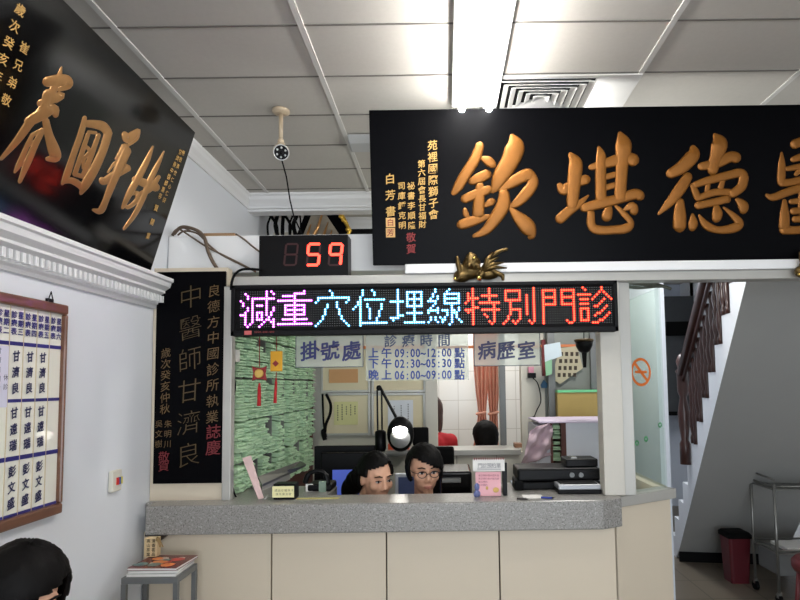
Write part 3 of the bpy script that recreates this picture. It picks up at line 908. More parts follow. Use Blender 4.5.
tag(MB().tube([c1_, (c1_ + c2_) / 2 + Vector((.004, 0, .01)), c2_, (c2_ + c3_) / 2 + Vector((-.01, 0, 0)), c3_], .0035, n=6).build('camera_cable', m_blackm, smooth=True), 'thin dark cable hanging from the security camera to the display', 'cable')
# cables on the header at left
def sm(pts, k=6):
    out = []
    m = len(pts)
    P = [Vector(p) for p in pts]
    for i in range(m - 1):
        p0, p1, p2, p3 = P[max(i - 1, 0)], P[i], P[i + 1], P[min(i + 2, m - 1)]
        for j_ in range(k):
            t = j_ / k
            out.append(.5 * (2 * p1 + (p2 - p0) * t + (2 * p0 - 5 * p1 + 4 * p2 - p3) * t * t + (3 * p1 - p0 - 3 * p2 + p3) * t ** 3))
    return out + [P[-1]]
def ppath(pl, Y): return sm([at(x, y, Y=Y + dy) for x, y, dy in pl])
cbn = thing('cable_bundle', 'tangle of brown cables draped over left end of the white header', 'cables', at(180, 236, Y=2.75))
MB().tube(ppath([(174, 234, .03), (182, 227, .02), (196, 230, 0), (204, 237, -.02), (208, 251, -.03), (213, 262, -.03), (219, 271, -.03)], 2.71), .0085, n=7).build('thick_cable', m_cable, cbn, smooth=True)
for pl in ([(172, 235, .05), (178, 229, .03), (190, 236, 0), (207, 247, -.02), (225, 256, -.02), (243, 265, -.03), (256, 272, -.03)],
           [(178, 235, .04), (185, 231, .02), (198, 234, 0), (210, 246, -.01), (222, 255, -.02), (248, 268, -.03)],
           [(236, 234, .02), (245, 240, 0), (252, 246, -.01), (260, 252, -.02)],
           [(173, 236, .06), (176, 230, .05), (184, 228, .04), (192, 232, .05)]):
    MB().tube(ppath(pl, 2.71), .0045, n=6).build('thin_cable', m_cable, cbn, smooth=True)
tag(MB().tube(ppath([(262, 270, 0), (245, 269, 0), (236, 273, 0), (232, 281, 0), (231, 290, 0)], 2.54), .006, n=7).build('power_cable', m_blackm, smooth=True), 'black power lead curling into left end of the LED board', 'cable')
tag(MB().box(at(207, 232, Y=2.8).x, at(238, 232, Y=2.8).x, 2.75, 2.9, at(220, 236, Y=2.74).z + .0, at(220, 232.5, Y=2.74).z).build('wood_strip', mat('brown_strip', (150, 118, 84), .6)), 'thin brown wooden strip lying on top of the white header', 'wood strip')
# dark bundle behind display
cb2 = thing('cable_bundle', 'dark hanging bundle of wires behind the number display', 'cables', at(282, 234, Y=4.1))
for k in range(9):
    x = 268 + k * 4.4
    MB().tube(ppath([(x - 4, 186, 0), (x + random.uniform(-4, 3), 212, random.uniform(-.03, .03)), (x + random.uniform(-2, 5), 226, 0), (x + random.uniform(0, 6), 246, 0)], 4.12), random.uniform(.006, .016), n=6).build('wire', m_blackm, cb2, smooth=True)

# brass winged beasts on the trunking
bsts = thing('brass_ornament', 'small old-brass winged beast perched under the wide plaque, right of centre of the LED board', 'ornament', (at(480, 283, Y=2.52).x, 2.52, zh1))
def bst(px, py, off=0.0): return at(px, py, Y=2.52 + off)
s1 = 2.5 / 565
b = MB()
b.ball(bst(470, 270), (12 * s1, .035, 10 * s1)); b.ball(bst(472, 263, -.02), (9 * s1, .03, 8 * s1)); b.ball(bst(462, 276), (9 * s1, .03, 7 * s1))
b.ball(bst(488, 274), (12 * s1, .025, 6 * s1)); b.ball(bst(475, 260, -.04), .014); b.ball(bst(469, 266, -.05), .011); b.ball(bst(478, 267, -.045), .012)
for pl in ([(457, 256), (458, 264), (460, 272)], [(456, 281), (460, 276), (466, 274)], [(480, 281), (480, 276), (484, 272)], [(503, 281), (503, 276), (492, 270)], [(466, 258), (470, 254), (476, 257)]):
    b.tube([bst(x, y, -.02) for x, y in pl], [.007, .012, .011])
b.build('beast_body', m_brass, bsts, remesh=.004)
b = MB()
for k in range(7):
    q = k / 6
    A = bst(481 + 2 * q, 271 - 1 * q, -.02); B = bst(507 - 3.0 * k ** .9, 268 - k * 2.6 - (3 if k % 2 else 0), -.01)
    b.tube([A, (A + B) / 2 + Vector((0, -.012, .008)), B], [.006, .010, .003])
b.tube(sm([bst(482, 270), bst(490, 258), bst(500, 251), bst(508, 249)]), [.01] * 12 + [.008] * 6 + [.003])
b.build('wing', m_brass, bsts, smooth=True)
b = MB(); b.ball(bst(479, 278, -.045), (.013, .012, .010)).ball(bst(474, 258, -.055), (.008, .006, .007)).ball(bst(455, 279, -.02), .008)
b.build('polished_knob', mat('bright_brass', (206, 176, 96), .25, .9), bsts, smooth=True)
b2_ = dup(bsts)
b2_.location.x = at(822, 283, Y=2.52).x
b2_['label'] = 'brass winged beast at far right under the wide plaque, cut by the picture edge'

# ------------------------------------------------------------------ acrylic signs in the opening
ya = 2.575
def acrylic(x0_, x1_, y0_, y1_, label, border, m=m_acry):
    A, B = at(x0_, y1_, Y=ya), at(x1_, y0_, Y=ya)
    t = thing('hanging_sign', label, 'sign', ((A.x + B.x) / 2, ya, A.z))
    MB().box(A.x, B.x, ya - .001, ya + .002, A.z, zh0 - .002).build('sheet', m, t)
    if border:
        b = MB(); w_ = .0035
        b.box(A.x, B.x, ya - .003, ya - .001, A.z, A.z + w_); b.box(A.x, A.x + w_, ya - .003, ya - .001, A.z, zh0 - .002); b.box(B.x - w_, B.x, ya - .003, ya - .001, A.z, zh0 - .002)
        b.build('edge_line', mat('sign_edge', (50, 56, 66), .5), t)
    return t
UX, UZ = Vector((1, 0, 0)), Vector((0, 0, 1))
m_lav = mat('brush_blue', (18, 24, 92), .5)
t = acrylic(295.5, 363.5, 330, 368, 'clear acrylic sign with three blue brush characters at left of opening', True)
b = MB()
for ch, x in zip('掛號處', (310, 330, 351.5)): write(b, ch, at(x, 351, Y=ya - .0035), UX, UZ, .090, bold=.004, slant=.14, fat=.022)
b.build('characters', m_lav, t)
t = acrylic(474, 540, 330, 366.5, 'clear acrylic sign with three dark blue brush characters at right of opening', True)
b = MB()
for ch, x in zip('病歷室', (487, 506, 526.5)): write(b, ch, at(x, 350.5, Y=ya - .0035), UX, UZ, .086, bold=.004, slant=.12, fat=.022)
b.build('characters', mat('brush_navy', (20, 28, 76), .5), t)
t = acrylic(366, 468, 330, 381, 'clinic hours printed in blue on a pale acrylic sheet, middle of opening', False)
b = MB()
write(b, '診療時間', at(390.5, 341, Y=ya - .0035), UX, UZ, .060, pitch=(at(444, 341, Y=ya).x - at(390.5, 341, Y=ya).x) / 3 * 1.0, bold=.004, slant=.1, fat=.014)
b.build('heading', mat('brush_slate', (44, 58, 92), .5), t)
b = MB()
for s, tm, y in (('上午', '09:00~12:00', 353), ('下午', '02:30~05:30', 363.5), ('晚上', '06:00~09:00', 375)):
    write(b, s[0], at(373.5, y, Y=ya - .0035), UX, UZ, .049, bold=.004, fat=.02); write(b, s[1], at(386.5, y, Y=ya - .0035), UX, UZ, .049, bold=.004, fat=.02)
    write(b, tm, at(397, y, Y=ya - .0035), UX, UZ, .054, pitch=.0238, bold=.004, sxx=.78, fat=.018)
    write(b, '點', at(459.5, y, Y=ya - .0035), UX, UZ, .049, bold=.004, fat=.02)
b.build('hours', m_blue, t)

# ------------------------------------------------------------------ records cabinet with green folders on the left
xc = -1.0
rc = thing('records_shelf', 'open dark red-brown pigeonhole shelf full of green patient records along left wall', 'shelf', (-1.2, 3.5, 0))
zA, zB = 1.06, 2.12
ycs, yce = 2.72, 4.36
b = MB().box(-1.345, -1.31, ycs, yce, 0, zB).box(-1.31, xc - .02, ycs, ycs + .012, 0, zB).box(-1.31, xc - .02, yce - .012, yce, 0, zB).box(-1.31, xc - .02, ycs, yce, zB, zB + .015).box(-1.31, xc - .02, ycs, yce, 0, zA)
m_cab = mat('red_brown_board', (84, 42, 34), .6, var=.2)
b.build('carcass', m_cab, rc)
NR, NCc = 5, 13
rh = (zB - zA) / NR; cwid = (yce - ycs - .024) / NCc
for r_ in range(1, NR): MB().box(-1.31, xc - .06, ycs + .012, yce - .012, zA + r_ * rh - .004, zA + r_ * rh + .004).build('shelf_board', m_cab, rc)
b = MB()
for c_ in range(1, NCc): b.box(-1.31, xc - .028, ycs + .012 + c_ * cwid - .0015, ycs + .012 + c_ * cwid + .003, zA, zB)
b.build('dividers', mat('divider_metal', (150, 150, 146), .4, .4), rc)
# folder variants
vari = []
for k in range(8):
    b = MB()
    rr = random.Random(k)
    for l_ in range(2):
        zz = l_ * .0135
        ex = rr.uniform(-.010, .012); dr = rr.uniform(.003, .009)
        wv = cwid * .45
        NY = 6
        edge = [rr.uniform(-.006, .006) for _ in range(NY + 1)]
        ez = [rr.uniform(-.002, .002) for _ in range(NY + 1)]
        xsx = [-.2, -.05, -.02, -.006, 0]
        vs = []; fs = []
        for (top) in (0, 1):
            for xi, xx in enumerate(xsx):
                for yi in range(NY + 1):
                    yy = -wv + 2 * wv * yi / NY
                    q = max(0, (xx + .05) / .05)
                    x_ = xx + (ex + edge[yi]) * q * q
                    z_ = zz + (.0125 if top else .0005) - dr * q ** 2 + ez[yi] * q - (.003 if top and xi == 4 else 0) + (.003 if not top and xi == 4 else 0)
                    vs.append((x_, yy, z_))
        W_ = NY + 1; T_ = len(xsx) * W_
        for xi in range(len(xsx) - 1):
            for yi in range(NY):
                a = xi * W_ + yi
                fs.append((a, a + 1, a + W_ + 1, a + W_)); fs.append((T_ + a, T_ + a + W_, T_ + a + W_ + 1, T_ + a + 1))
            for yi in (0, NY):
                a = xi * W_ + yi
                fs.append((a, a + W_, T_ + a + W_, T_ + a))
        for yi in range(NY):
            a = (len(xsx) - 1) * W_ + yi
            fs.append((a, a + 1, T_ + a + 1, T_ + a)); fs.append((yi, yi + 1, T_ + yi + 1, T_ + yi))
        b.add(vs, fs)
    o = b.build('proto', m_green, smooth=False)
    vari.append(o.data); bpy.data.objects.remove(o)
slots = []
rnd = random.Random(11)
for c_ in range(NCc):
    sh_ = rnd.uniform(-.022, .012)
    for r_ in range(NR):
        nst = 7 if rnd.random() > .24 else rnd.choice([3, 4, 5, 6])
        zz = zA + r_ * rh + .005
        if r_ == 0: zz = zA + .001
        for s_ in range(nst):
            h_ = .0288
            if zz + h_ > zA + (r_ + 1) * rh + .004: break
            slots.append((ycs + .012 + (c_ + .5) * cwid + rnd.uniform(-.003, .003), xc + sh_ + rnd.uniform(-.008, .008), zz, rnd.randrange(8), rnd.uniform(-.05, .05)))
            zz += h_ + rnd.uniform(0, .0006)
near, far = slots[:293], slots[293:]
for (y, x, z, v, a) in near:
    o = bpy.data.objects.new('record_folder', vari[v]); COL.objects.link(o)
    o.location = (x, y, z); o.rotation_euler = (0, rnd.uniform(-.03, .02), a)
    tag(o, 'pale green patient record packet in the pigeonhole shelf on the left', 'folder', 'green patient records in the pigeonhole shelf')
b = MB()
for (y, x, z, v, a) in far:
    M = Matrix.Translation((x, y, z)) @ Matrix.Rotation(a, 4, 'Z')
    b.add([M @ p.co for p in vari[v].vertices], [tuple(p.vertices) for p in vari[v].polygons])
tag(b.build('record_folders', m_green), 'green patient records at the far end of the pigeonhole shelf', 'folders', 'green patient records in the pigeonhole shelf', 'stuff')
# switch block on the left post
tag(MB().box(at(233, 357, Y=2.7).x, at(239, 357, Y=2.7).x, 2.66, 2.715, at(233, 362, Y=2.7).z, at(233, 350, Y=2.7).z).build('door_sensor', mat('off_white', (214, 212, 206), .5), bevel=.003), 'small off-white box fixed by left post in front of the records', 'switch')
tag(MB().tube(ppath([(234, 362, 0), (231.5, 372, 0), (234, 384, 0), (233, 395, 0)], 2.69), .010, n=6).build('black_strap', m_blackm, smooth=True), 'black strap hanging below the small white box by the records', 'strap')

# hanging charms
ych = 2.63
ch1 = thing('hanging_charm', 'square red charm with a round gold medallion and red tassel', 'charm', at(259, 372, Y=ych))
c = at(259.5, 373.5, Y=ych)
b = MB(); s = .031
b.prism([c + Vector((x * s, -.005, z * s)) for x, z in ((-1.1, -1.1), (-.4, -.85), (.4, -.85), (1.1, -1.1), (.9, 0), (1.1, 1.1), (.4, .85), (-.4, .85), (-1.1, 1.1), (-.9, 0))], (0, .01, 0))
m_charm = mat('red_brocade', (140, 28, 30), .6, var=.2)
b.build('pad', m_charm, ch1, bevel=.002)
b = MB().lathe([(.021, 0), (.021, .003), (.018, .005)], c + Vector((0, -.006, 0)), 20, Matrix.Rotation(PI / 2, 3, 'X'))
b.build('medallion', mat('gold_medal', (196, 160, 84), .35, .6), ch1, smooth=False)
m_tas = mat('red_tassel', (170, 24, 30), .8, var=.3, scale=80)
MB().tube([at(259.5, 383, Y=ych), at(259.3, 388, Y=ych), at(259, 406, Y=ych)], [.004, .008, .0095]).build('tassel', m_tas, ch1)
MB().tube([c + Vector((0, 0, .03)), at(259.5, 350, Y=ych), Vector((at(259.5, 336, Y=ych).x, ych, zh0))], .002, n=5).build('cord', m_charm, ch1)
ch2 = thing('hanging_charm', 'flat gold envelope charm with a red diamond and red tassel', 'charm', at(276, 362, Y=ych))
A, B = at(270.5, 371.5, Y=ych), at(282.5, 351, Y=ych)
MB().box(A.x, B.x, ych - .004, ych + .004, A.z, B.z).build('plate', mat('yellow_gold', (206, 150, 36), .3, .5), ch2, bevel=.002)
c = at(275.5, 363.5, Y=ych - .006); s = .015
MB().prism([c + Vector((x * s, 0, z * s)) for x, z in ((0, -1), (1, 0), (0, 1), (-1, 0))], (0, .002, 0)).build('diamond', m_charm, ch2)
MB().tube([at(276, 378, Y=ych), at(276, 383, Y=ych), at(275, 403, Y=ych)], [.003, .006, .008]).build('tassel', m_tas, ch2)
MB().tube([at(276.5, 372, Y=ych), at(276, 379, Y=ych)], .002, n=5).tube([at(276.5, 351, Y=ych), Vector((at(277, 334, Y=ych).x, ych, zh0))], .002, n=5).build('cord', m_charm, ch2)

# ------------------------------------------------------------------ office back partition
def bk(px, py, Y=YB): return at(px, py, Y=Y)
m_board = mat('cream_board', (216, 204, 172), .5, var=.05, scale=3)
m_bwall = mat('office_wall', (204, 200, 188), .6, var=.03, scale=4)
zs1 = bk(480, 450, 4.25).z
ox0, ox1 = bk(437.5, 400).x, bk(500, 400).x
# wall around the doorway-like window into the rear room
b = MB()
b.box(XL, ox0, YB, YB + .1, 0, ZC); b.box(ox0, ox1, YB, YB + .1, 0, zs1 - .04); b.box(ox0, ox1, YB, YB + .1, 2.35, ZC)
xr = bk(545, 400).x
b.box(ox1, bk(505, 400).x, YB, YB + .1, 0, ZC)
b.box(bk(521.5, 400).x, xr, YB, YB + .1, 0, ZC); b.box(bk(505, 400).x, bk(521.5, 400).x, YB, YB + .1, 0, zs1 - .04); b.box(bk(505, 400).x, bk(521.5, 400).x, YB, YB + .1, 2.35, ZC)
struct('wall_back', b, m_bwall)
struct('wall_back_right', MB().box(xr + .001, 1.345, YB, YB + .1, 0, ZC), mat('grey_green_wall', (132, 136, 130), .5, var=.1, scale=3))
# rear room shell
xrr = 1.35
struct('wall_rear_room', MB().box(-1.4, xrr, 5.9, 6.0, 0, ZC), brick_mat('white_tiles', (232, 232, 226), (228, 229, 224), (196, 194, 186), .2, .30, .003, .25, loc=(.07, .02, 0)))
struct('wall_rear_left', MB().box(-1.5, -1.35, YB + .1, 5.9, 0, ZC), m_white)
struct('wall_hall', MB().box(xrr, xrr + .06, 3.6, 6.0, 0, ZC), mat('pale_blue_wall', (206, 212, 222), .6, var=.02))
wp = thing('window_post', 'broad pale upright between the document boards and the rear opening', 'post', bk(431, 450, YB - .03))
MB().box(bk(425.5, 400).x, bk(437.5, 400).x, YB - .05, YB - .001, 0, 2.4).build('upright', m_post, wp, bevel=.003)
wp = thing('window_post', 'narrow dark grey upright right of the orange curtain', 'post', bk(502, 450, YB - .02))
MB().box(bk(499.5, 400).x, bk(505.5, 400).x, YB - .03, YB - .001, 0, 2.4).build('upright', m_grey, wp, bevel=.002)
# boards with frames
def frame_board(x0_, x1_, y0_, y1_, label):
    A, B = bk(x0_, y1_, YB - .02), bk(x1_, y0_, YB - .02)
    t = thing('pin_board', label, 'notice board', ((A.x + B.x) / 2, YB, A.z))
    MB().box(A.x, B.x, YB - .018, YB - .001, A.z, B.z).build('board', m_board, t)
    w_ = .018
    for q in ((A.x - w_, A.x, A.z - w_, B.z + w_), (B.x, B.x + w_, A.z - w_, B.z + w_), (A.x, B.x, A.z - w_, A.z), (A.x, B.x, B.z, B.z + w_)):
        MB().box(q[0], q[1], YB - .026, YB - .001, q[2], q[3]).build('frame_rail', m_alu, t, bevel=.002)
    return t
frame_board(323, 368, 350, 390.5, 'upper left cream pin board holding the orange notice')
frame_board(374, 423, 350, 390.5, 'upper right empty cream pin board behind the clinic hours')
frame_board(323, 368, 395, 433.5, 'lower left cream pin board holding the yellow-green certificate')
frame_board(374, 423, 395, 433.5, 'lower right cream pin board behind the desk lamp')
struct('trim_10', MB().box(XL, ox0 - .09, YB - .03, YB - .001, bk(380, 349).z, bk(380, 346).z), mat('orange_rail', (206, 120, 70), .5))
struct('trim_11', MB().box(ox0, 1.3, YB - .03, YB - .001, bk(500, 348).z, bk(500, 345.5).z), MATS['orange_rail'])
def sheet(name, x0_, x1_, y0_, y1_, c, label, cat='paper', lines=0, Y=YB - .021, ink=(90, 90, 80)):
    A, B = bk(x0_, y1_, Y), bk(x1_, y0_, Y)
    t = thing(name, label, cat, ((A.x + B.x) / 2, Y, A.z))
    MB().box(A.x, B.x, Y - .002, Y, A.z, B.z).build('sheet', mat('paper_%d_%d_%d' % c, c, .7, var=.04), t)
    if lines:
        b = MB()
        W = B.x - A.x; H = B.z - A.z
        for k in range(lines):
            x = B.x - W * (k + .7) / (lines + .6)
            z1_ = B.z - H * random.uniform(.1, .2); z0_ = A.z + H * random.uniform(.12, .4)
            n_ = int((z1_ - z0_) / .018)
            for i in range(n_): b.box(x - .004, x + .004, Y - .003, Y - .002, z1_ - i * .018 - .011, z1_ - i * .018)
        b.build('writing', mat('ink_%d' % ink[0], ink, .7), t)
    return t
sheet('notice', 329, 358, 369, 383, (206, 156, 108), 'orange notice pinned on the upper left board')
sheet('certificate', 334, 358, 401.5, 425, (212, 208, 150), 'yellow-green certificate with columns of writing on lower left board', 'certificate', 5)
sheet('notice', 388, 413, 400, 430, (216, 220, 228), 'white note sheet pinned behind the desk lamp', lines=3, ink=(120, 124, 130))
# black strap with tassel
tag(MB().tube(ppath([(322.5, 394, 0), (323, 412, 0), (324, 426, 0), (326, 437, -.0)], 4.37), .008, n=6).tube(ppath([(326, 394, 0), (330.5, 404, 0), (330, 414, 0), (326, 424, 0), (325, 432, 0)], 4.37), .011, n=6).tube(ppath([(326, 424, 0), (323, 432, 0), (325, 440, 0)], 4.37), [.008] * 5 + [.016] * 8, n=8).build('looped_strap', m_blackm, smooth=True), 'black looped strap with a tassel hanging at left of the certificate', 'strap')
# back counter
bc = thing('back_counter', 'low grey-topped cabinet under the rear opening', 'cabinet', (bk(470, 450).x, 4.3, 0))
xA, xB = bk(384, 455, 4.1).x, bk(521, 455, 4.1).x
ztb = at(470, 450, Y=4.1).z
MB().box(xA, xB, 4.1, YB - .03, ztb - .04, ztb).build('top', m_alu, bc, bevel=.003)
xsb = [xA + .01, bk(407, 470, 4.12).x, bk(457, 470, 4.12).x, bk(497, 470, 4.12).x, xB - .01]
for i in range(4): MB().box(xsb[i] + .002, xsb[i + 1] - .002, 4.12, 4.14, .06, ztb - .04).build('door', m_bwall, bc)
MB().box(xsb[0], xsb[-1], 4.14, YB - .03, 0, ztb - .04).build('carcass', m_seam, bc)
# curtain
cu = thing('curtain', 'salmon-orange curtain in two tied bunches in the rear opening', 'curtain', bk(488, 450, 4.75))
def bunch(xt0, xt1, xm0, xm1, xb0, xb1, Y):
    b = MB(); nx, nz = 30, 26
    rows = [(330, xt0, xt1), (412, xm0, xm1), (455, xb0, xb1)]
    vs = []
    for jz in range(nz + 1):
        q = jz / nz; py = 330 + 125 * q
        if py < 412: t = (py - 330) / 82; t = t ** 2.4; a, c = xt0 + (xm0 - xt0) * t, xt1 + (xm1 - xt1) * t
        else: t = (py - 412) / 43; a, c = xm0 + (xb0 - xm0) * t, xm1 + (xb1 - xm1) * t
        for i in range(nx + 1):
            s_ = i / nx
            p = at(a + (c - a) * s_, py, Y=Y)
            p.y += .03 * math.sin(s_ * 3.5 * 2 * PI + .3 * math.sin(q * 4))
            vs.append(p)
    fs = [(j_ * (nx + 1) + i, j_ * (nx + 1) + i + 1, (j_ + 1) * (nx + 1) + i + 1, (j_ + 1) * (nx + 1) + i) for j_ in range(nz) for i in range(nx)]
    b.add(vs, fs)
    return b
m_cur = mat('salmon_cloth', (238, 176, 152), .85, var=.08, scale=20)
bunch(473, 489, 478.5, 486, 472, 487, 5.15).build('left_bunch', m_cur, cu, smooth=True, solid=.002)
bunch(486, 500, 489.5, 497.5, 489, 499, 5.15).build('right_bunch', m_cur, cu, smooth=True, solid=.002)
for (x, w_) in ((481, 4.2), (493.5, 4.6)):
    c = at(x, 413, Y=5.15); r_ = w_ * 5.15 / 565
    MB().tube([c + Vector((r_ * math.cos(q), .03 * math.sin(q), .008 * math.cos(q))) for q in [2 * PI * k / 14 for k in range(14)]], .012, n=6, closed=True).build('tieback', m_cur, cu, smooth=True)
MB().tube([at(460, 331, Y=5.15), at(512, 331, Y=5.15)], .01).build('rail', m_alu, cu)
# things on the beige wall right of the opening
t = thing('wall_phone', 'small black device with a pink top on beige wall, wire hanging below', 'device', bk(531, 378))
MB().box(bk(527.5, 378).x, bk(535, 373).x, YB - .05, YB - .001, bk(530, 378).z, bk(530, 373).z).build('body', m_black, t, bevel=.003)
MB().box(bk(528, 373).x, bk(533, 368).x, YB - .04, YB - .001, bk(530, 372.8).z, bk(530, 367).z).build('label', mat('pink_plastic', (220, 150, 170), .5), t)
MB().tube(ppath([(533, 378, -.03), (538, 384, 0), (541, 400, 0), (537, 410, 0), (534, 417, 0)], YB - .012), .004, n=5).build('wire', m_blackm, t)
MB().ball(bk(534, 418, YB - .02), .016).build('plug', m_black, t)
tag(MB().box(bk(541.5, 360).x, bk(545, 360).x, YB - .04, YB - .001, bk(543, 376).z, bk(543, 340).z).build('red_banner', mat('dark_red', (120, 40, 44), .6)), 'narrow dark red strip hanging beside the wall calendar', 'banner')
tag(MB().prism([bk(x, y, YB - .05) for x, y in ((541, 385), (544, 380), (548, 384), (547, 388), (542, 388))], (0, .03, 0)).build('blue_clip', mat('teal_blue', (30, 84, 120), .5)), 'small blue plastic clip below the red strip', 'clip')
tag(MB().box(bk(515, 448, 4.2).x, bk(522, 445, 4.2).x, 4.2, 4.3, ztb + .001, ztb + .03).build('small_box', mat('brown_card', (150, 110, 84), .6)), 'small brown box on right end of the low grey-topped cabinet', 'box')

# ------------------------------------------------------------------ right part of the office
t = thing('wall_calendar', 'pale blue and green wall calendar hanging crooked right of the red strip', 'calendar', bk(556, 370, 4.1))
b = MB().prism([bk(x, y, 4.1) for x, y in ((544, 345), (560, 342), (562, 356), (545, 362))], (0, .004, 0)); b.build('upper_sheet', mat('pale_sheet', (190, 204, 212), .6), t)
b = MB().prism([bk(x, y, 4.1) for x, y in ((545, 362), (552, 359), (552, 374), (546, 376))], (0, .004, 0)); b.build('lower_sheet', mat('green_sheet', (130, 176, 140), .6), t)
t = thing('key_rack', 'beige board with rows of dark holes leaning behind the right upright', 'rack', bk(570, 385, 4.38))
Pk = [(561, 346), (577, 345), (582, 372), (563, 385), (545, 380)]
MB().prism([bk(x, y, 4.38) for x, y in ((551, 378), (560, 348), (577, 346), (583, 368), (560, 384))], (0, .02, 0)).build('board', mat('beige_board', (182, 172, 146), .6), t)
b = MB()
for i in range(4):
    for j_ in range(4):
        x, y = 560 + i * 5.2 - j_ * .8, 352 + j_ * 7 + i * 0.0
        b.prism([bk(x + a, y + c_, 4.378) for a, c_ in ((0, 0), (3.0, 0), (3.0, 4), (0, 4))], (0, .001, 0))
b.build('holes', m_seam, t)
t = thing('hanging_pot', 'dark bowl-shaped lamp with a gilt rim hanging near right upright', 'lamp', bk(584, 352, 3.4))
pc = bk(584, 341, 3.4)
MB().lathe([(.012, -.075), (.035, -.06), (.05, -.03), (.052, 0)], pc, 20).build('bowl', m_black, t, smooth=True)
MB().lathe([(.056, -.004), (.058, .008), (.05, .012)], pc, 20).build('rim', m_goldd, t, smooth=True)
MB().tube([pc + Vector((0, 0, .01)), Vector((pc.x, pc.y, ZC))], .003, n=5).build('cord', m_blackm, t)
MB().tube([pc + Vector((0, 0, -.07)), pc + Vector((0, .0, -.16))], [.016, .01], n=8).build('finial', m_black, t)
t = thing('notice_case', 'shallow yellow-brown display case with a green top edge', 'display case', bk(577, 418, 4.2))
A, B = bk(558, 418, 4.2), bk(602, 392, 4.2)
MB().box(A.x, B.x + .1, 4.2, 4.28, A.z, B.z).build('case', mat('mustard_panel', (170, 146, 84), .6), t)
MB().box(A.x, B.x + .1, 4.19, 4.28, B.z, B.z + .018).build('top_edge', mat('green_edge', (110, 200, 140), .4), t)
MB().box(A.x, B.x + .1, 4.19, 4.28, A.z - .03, A.z).build('bottom_edge', m_blackm, t)
# grey uprights seen behind
for (x0_, x1_, lab) in ((549, 556, 'slim grey upright left of the mustard display case'), (592, 598, 'slim grey upright right behind the hanging bowl lamp')):
    tag(MB().box(bk(x0_, 400, 4.3).x, bk(x1_, 400, 4.3).x, 4.3, 4.34, 0, 2.6).build('window_post', m_grey), lab, 'post')
# lavender covered cabinet
t = thing('covered_cabinet', 'white file cabinet draped with a wrinkled lavender cloth, green records inside', 'cabinet', bk(575, 495, 3.5))
yq = 3.5
gx0, gx1 = bk(550, 450, yq).x, bk(603, 450, yq).x
gz0, gz1 = 0, bk(575, 422.5, yq).z
xm0, xm1 = bk(551, 450, yq).x, bk(566.5, 450, yq).x
m_wp = mat('white_panel', (206, 208, 218), .5, var=.02)
MB().box(xm1, gx1 + .1, yq, yq + .4, gz0, gz1).build('side_panel', m_wp, t)
MB().box(bk(538, 460, yq).x, xm0, yq + .02, yq + .4, gz0, gz1 - .02).build('left_panel', m_wp, t)
MB().box(xm0, xm1, yq + .22, yq + .4, gz0, gz1 - .002).build('back_panel', m_cab, t)
MB().box(xm0, xm0 + .012, yq, yq + .22, gz0, gz1 - .002).box(xm1 - .03, xm1, yq, yq + .22, gz0, gz1 - .002).build('frame', m_cab, t)
# cloth
b = MB(); nx, nz = 24, 20; vs = []
for jz in range(nz + 1):
    q = jz / nz
    for i in range(nx + 1):
        s_ = i / nx
        l_ = 533 - 12 * q ** .8; r_ = 552
        top = 421 + 3 * (1 - s_) * 2; bot = 466 - 11 * s_
        p = at(l_ + (r_ - l_) * s_ + (3 if q < .1 else 0), top + (bot - top) * q, Y=yq - .05 + .05 * s_)
        p.y += .020 * math.sin(s_ * 9 + q * 7) + .012 * math.sin(q * 15 - s_ * 6)
        vs.append(p)
b.add(vs, [(j_ * (nx + 1) + i, j_ * (nx + 1) + i + 1, (j_ + 1) * (nx + 1) + i + 1, (j_ + 1) * (nx + 1) + i) for j_ in range(nz) for i in range(nx)])
m_cloth = mat('lavender_cloth', (196, 172, 182), .8, var=.06)
b.build('cloth', m_cloth, t, smooth=True, solid=.003)
MB().box(bk(538, 422, yq).x, gx1 + .1, yq - .03, yq + .42, gz1, gz1 + .012).build('cloth_top', mat('lilac_cloth', (214, 200, 220), .8), t, bevel=.004)
for k in range(7):
    o = bpy.data.objects.new('record_folder', vari[k]); COL.objects.link(o)
    p = at(559 + (k % 2) * 1.0, 460 - k * 5.3, Y=yq + .04)
    o.location = p; o.rotation_euler = (0, rnd.uniform(-.3, .3), -PI / 2 + rnd.uniform(-.2, .2)); o.scale = (.6, .7, .8)
    tag(o, 'green patient record stacked inside the cloth-draped white cabinet', 'folder', 'green records in the draped cabinet')

# desk behind the counter
dk = thing('office_desk', 'long low desk behind the granite worktop', 'desk', (-.2, 3.0, 0))
MB().box(-.9, .95, 3.0, 3.46, .70, .735).build('desk_top', m_bwall, dk, bevel=.003)
for x in (-.88, .9): MB().box(x, x + .03, 3.03, 3.44, 0, .70).build('side_panel', m_bwall, dk)

# printers on / behind the counter
def prt(px, py, Y): return at(px, py, Y=Y)
yp_ = 2.735
pr = thing('printer', 'wide black printer at right end of the granite worktop', 'printer', (prt(560, 495, yp_).x, yp_, zt))
x0, x1 = prt(517, 480, yp_).x, prt(601, 480, yp_).x
zp0, zpm, zp1 = zt + .001, prt(560, 482, yp_).z, prt(560, 468.5, yp_).z
MB().box(x0, x1, yp_, yp_ + .2, zp0, zpm).build('base', m_black, pr, bevel=.006)
MB().box(x0 + .004, x1, yp_ + .004, yp_ + .2, zpm + .003, zp1).build('cover', m_black, pr, bevel=.01)
MB().box(x0 - .012, x0 + .03, yp_ - .01, yp_ + .1, zp0, zpm + .01).build('feed_knob', m_blackm, pr, bevel=.004)
for px in (572, 581): MB().lathe([(.012, 0), (.012, .004)], prt(px, 475, yp_ - .002), 14, Matrix.Rotation(PI / 2, 3, 'X')).build('button', m_grey, pr)
bx = thing('black_box', 'small black box on top of the wide black printer', 'box', (prt(580, 468, yp_).x, yp_, zp1))
